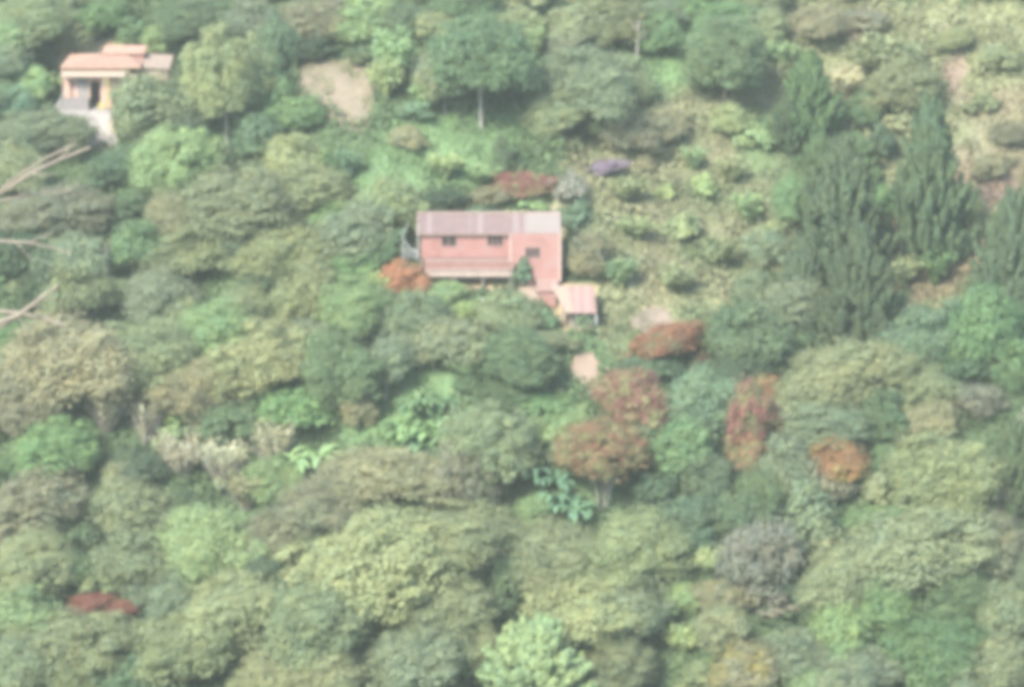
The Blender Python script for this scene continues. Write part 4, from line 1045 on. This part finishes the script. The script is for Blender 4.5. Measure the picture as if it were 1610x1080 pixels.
def peach_house():
    y = G_PEACH[1]; g = G_PEACH[2]; X = lambda px: on_plane(px, 150, y)[0]-G_PEACH[0]; Z = lambda py: on_plane(140, py, y)[2]-g
    root = empty('peach_house', (G_PEACH[0], y, g)); tag(root, 'peach walled house with orange tiled roofs and a pale yard, at the upper left', 'house')
    xl, xr, xe = X(101), X(215), X(262); zt = Z(118); D = 6.2
    # front wall with a door and an arched porch opening
    mb = MB(); o1 = (X(110), X(117)); o2 = (X(142), X(158)); top1 = Z(128); top2 = Z(128)
    for a, b in ((xl, o1[0]), (o1[1], o2[0]), (o2[1], xr)): mb.box(a, b, 0, .2, 0, zt)
    mb.box(o1[0], o1[1], 0, .2, top1, zt)
    n = 8
    for k in range(n):
        a = lerp(o2[0], o2[1], k/n); b = lerp(o2[0], o2[1], (k+1)/n); mdl = (k+.5)/n*2-1; zt2 = top2-.55*(1-math.sqrt(1-mdl*mdl*.98))
        mb.box(a, b, 0, .2, zt2, zt)
    mb.build('wall', 'peach_wall', root)
    m = MB(); m.box(xl, xl+.2, .202, D, 0, zt); m.box(xr-.2, xr, .202, D, 0, zt); m.box(xl+.202, xr-.202, D-.2, D, 0, zt); m.build('wall', 'peach_wall', root)
    MB().box(o1[0], o1[1], .12, .16, 0, top1).build('door', 'window_frame', root)
    MB().box(o2[0]-.1, o2[1]+.1, 1.6, 1.7, 0, zt-.1).build('porch_back_wall', 'shade_tinted_timber', root)  # dark colour paints the shade inside the porch opening
    MB().prism([(-.06, 0), (-.06, Z(118)), (-.003, Z(118)), (-.003, 0)], X(122), X(139)).build('wall_panel', 'grey_wall', root)
    # cream porch canopy band
    MB().slab([(xl-.1, -1.3, Z(120)+.25), (X(200), -1.3, Z(120)+.25), (X(200), .1, Z(113)+.1), (xl-.1, .1, Z(113)+.1)], .12).build('porch_canopy', 'cream_wall', root)
    MB().box(xl, X(205), -.05, .15, Z(117)+.0, Z(104)).build('fascia', 'cream_wall', root)
    # hipped main roof
    ze = Z(104); zr_ = ze+.62; ol = .45
    V = [(xl-ol*.4, -ol, ze), (xr+ol, -ol, ze), (xr+ol, D+ol, ze), (xl-ol*.4, D+ol, ze), (xl+3.3, 3.3, zr_), (xr-1.2, 3.3, zr_)]
    V += [(a, b, c-.14) for a, b, c in V[:4]]
    MB().add(V, [[0, 1, 5, 4], [1, 2, 5], [2, 3, 4, 5], [3, 0, 4], [0, 6, 7, 1], [1, 7, 8, 2], [2, 8, 9, 3], [3, 9, 6, 0], [6, 9, 8, 7]]).build('roof', 'terracotta', root)
    # tile ribs
    rb = MB()
    for k in range(24):
        q = lerp(xl+.1, xr+.1, k/23); t = min(1, max(.1, (q-xl+.2)/3.3), ) ; t = min(t, max(.1, (xr+ol-q)/1.6))
        rb.tube([(q, -ol, ze+.03), (q, -ol+(3.3+ol)*t, ze+.03+(zr_-ze)*t)], [.045, .045], 5)
    rb.build('roof_tiles', 'terracotta', root)
    # raised roof block
    rx0, rx1 = X(157), X(224); zb = zr_-.15
    mb = MB(); mb.box(rx0+.1, rx1-.1, 3.0, 5.0, zb-.6, zb+.30); mb.build('clerestory_wall', 'salmon_wall', root)
    MB().slab([(rx0, 2.7, zb+.30), (rx1, 2.7, zb+.30), (rx1, 5.3, zb+.58), (rx0, 5.3, zb+.58)], .1).build('raised_roof', 'terracotta', root)
    # cream side wing
    MB().box(xr+.01, xe, 1.2, D-.6, 0, Z(112)).build('side_wing', 'peach_wall', root)
    MB().slab([(xr+.46, .8, Z(108)), (xe+.25, .8, Z(108)-.15), (xe+.25, D-1.4, Z(108)+.45), (xr+.46, D-1.4, Z(108)+.6)], .1).build('side_roof', 'tan_tin', root)
    # yellow porch post with low wall
    for px in (166, 172): q = X(px); MB().box(q-.07, q+.07, -1.2, -1.06, 0, Z(118)+.0).build('porch_post', 'yellow_paint' if px > 170 else 'cream_wall', root)
    MB().box(X(157), X(165), -1.16, -1.0, 0, .7).build('low_wall', 'yellow_paint', root)
    # grey stone terrace front with a white slanting stair rail
    tb = MB(); rq = random.Random(3)
    for k in range(11):
        for j_ in range(4):
            q = lerp(X(98), X(141), k/11); tb.box(q+.01, q+.27, -1.62-rq.uniform(0, .08), -1.3, j_*.24, j_*.24+.225)
    tb.box(X(98), X(141), -1.3, -.02, 0, .95); tb.build('stone_terrace', 'grey_wall', root)
    MB().tube([(X(90), -1.75, .15), (X(97), -1.7, .9), (X(104), -1.65, 1.75)], [.09, .09, .09]).build('stair_rail', 'white_paint', root)
    # the pipe down the left corner
    MB().tube([(xl-.12, -.1, 0), (xl-.12, -.1, ze)], [.05, .05]).build('downpipe', 'cream_wall', root)
peach_house()

# ------------------------------------------------------------------ leafless shrub near the camera, its twigs reach in from the left
def bare_tree():
    Y = 22.0; bx = -4.3; gz = float(ground(bx, Y)); root = empty('bare_tree', (bx, Y, gz))
    tag(root, 'leafless tree whose pale brown twigs reach in from the left edge', 'tree')
    P = lambda px, py, dy=0: tuple(on_plane(px, py, Y+dy)-np.array([bx, Y, gz]))
    a0 = P(-260, 900); top = P(-230, 200)
    MB().tube([(0, 0, -.3), (a0[0]*.5, 0, a0[2]*.5), a0, P(-240, 520), top, P(-200, -100, .3)], [.09, .08, .065, .055, .04, .015], 10).build('trunk', 'bare_branch', root)
    px = 22/5487.0/math.cos(PITCH)
    def br(pts, w0, w1):
        n = len(pts); return MB().tube([P(*p) for p in pts], [lerp(w0, w1, i/(n-1))*px*.36 for i in range(n)], 8).build('branch', 'bare_branch', root)
    br([(-238, 480), (-120, 380, .1), (-20, 318, .2), (50, 272, .25), (92, 252, .3), (142, 232, .3)], 13, 5)
    br([(-20, 318, .2), (25, 280, .1), (70, 250, 0), (120, 226, 0)], 8, 4)
    br([(-236, 450), (-130, 370, .1), (-30, 322, .1), (30, 310, .2), (75, 303, .3), (118, 300, .3)], 8, 3)
    br([(-240, 520), (-120, 400, -.1), (-10, 378, -.2), (45, 382, -.2), (80, 389, -.2), (112, 398, -.2)], 9, 3)
    br([(-244, 600), (-100, 520), (0, 506), (28, 496), (60, 472), (92, 449)], 14, 6)
    br([(-100, 520), (-20, 488, .1), (30, 492, .1), (70, 501, .1), (104, 512, .1)], 11, 6)
    br([(-246, 620), (-120, 545, .2), (-10, 520, .2), (30, 498, .2)], 12, 7)
    br([(-232, 300), (-150, 180), (-60, 120)], 9, 3)
    for a_, b_, c_ in (((30, 310, .2), (50, 292, .2), (62, 280, .1)), ((92, 252, .3), (110, 232, .3), (118, 214, .2)), ((45, 382, -.2), (66, 372, -.2), (84, 366, -.2)), ((60, 472, 0), (76, 470, 0), (96, 474, 0)),
                       ((30, 492, .1), (50, 482, .1), (66, 480, .1)), ((50, 272, .25), (66, 276, .2), (90, 274, .2)), ((20, 379, -.2), (36, 392, -.2), (48, 408, -.2)), ((28, 496, 0), (40, 516, 0), (46, 534, 0))):
        br([a_, b_, c_], 4, 1.5)
    br([(-244, 640), (-330, 560), (-400, 400)], 12, 4); br([(-238, 430), (-330, 330), (-380, 200)], 12, 3)
bare_tree()

# ------------------------------------------------------------------ haze, sky, sun, camera
hz = MB().box(-310, 310, -75, 632, -30, 205).build('haze', 'bark'); hz.data.materials.clear()
m, nt, out = new_mat('haze_air'); pv = N(nt, 'ShaderNodeVolumePrincipled')
pv.inputs['Density'].default_value = 0.00026; pv.inputs['Color'].default_value = (.90, .95, .84, 1); pv.inputs['Anisotropy'].default_value = .1
nt.links.new(pv.outputs[0], out.inputs['Volume']); hz.data.materials.append(m); tag(hz, 'pale haze in the air over the valley', 'haze', kind='stuff')
hz.display_type = 'WIRE'

SUN = Vector((-.42, -.72, .70)).normalized()
el = math.asin(SUN.z); az = math.atan2(SUN.x, SUN.y)
w = bpy.data.worlds.new('World'); sc.world = w; w.use_nodes = True; nt = w.node_tree
sky = nt.nodes.new('ShaderNodeTexSky'); sky.sky_type = 'NISHITA'; sky.sun_disc = False; sky.sun_elevation = el; sky.sun_rotation = az
sky.dust_density = 3.0; sky.altitude = 1500
bg = nt.nodes['Background']; nt.links.new(sky.outputs[0], bg.inputs[0]); bg.inputs[1].default_value = .15
ld = bpy.data.lights.new('sun', 'SUN'); ld.energy = 2.9; ld.angle = R(13); ld.color = (1, .95, .86)
lo = bpy.data.objects.new('sun', ld); COL.objects.link(lo); lo.rotation_euler = SUN.to_track_quat('Z', 'Y').to_euler()
cd = bpy.data.cameras.new('camera'); co = bpy.data.objects.new('camera', cd); COL.objects.link(co)
co.location = tuple(CAM); co.rotation_euler = (R(90)+PITCH, 0, 0); cd.sensor_width = 36; cd.lens = 36*FPX/W0; cd.clip_start = .5; cd.clip_end = 3000
sc.camera = co
vs = sc.view_settings; vs.view_transform = 'Standard'; vs.look = 'None'; vs.exposure = 1.9; vs.gamma = 1
cy = sc.cycles
cy.use_denoising = True; cy.filter_width = 6.0; cy.pixel_filter_type = 'BLACKMAN_HARRIS'
cy.max_bounces = 6; cy.diffuse_bounces = 3; cy.transmission_bounces = 3; cy.volume_bounces = 1; cy.transparent_max_bounces = 8
print('hand', len(hand), 'fill', nf, 'objects', len(sc.objects))
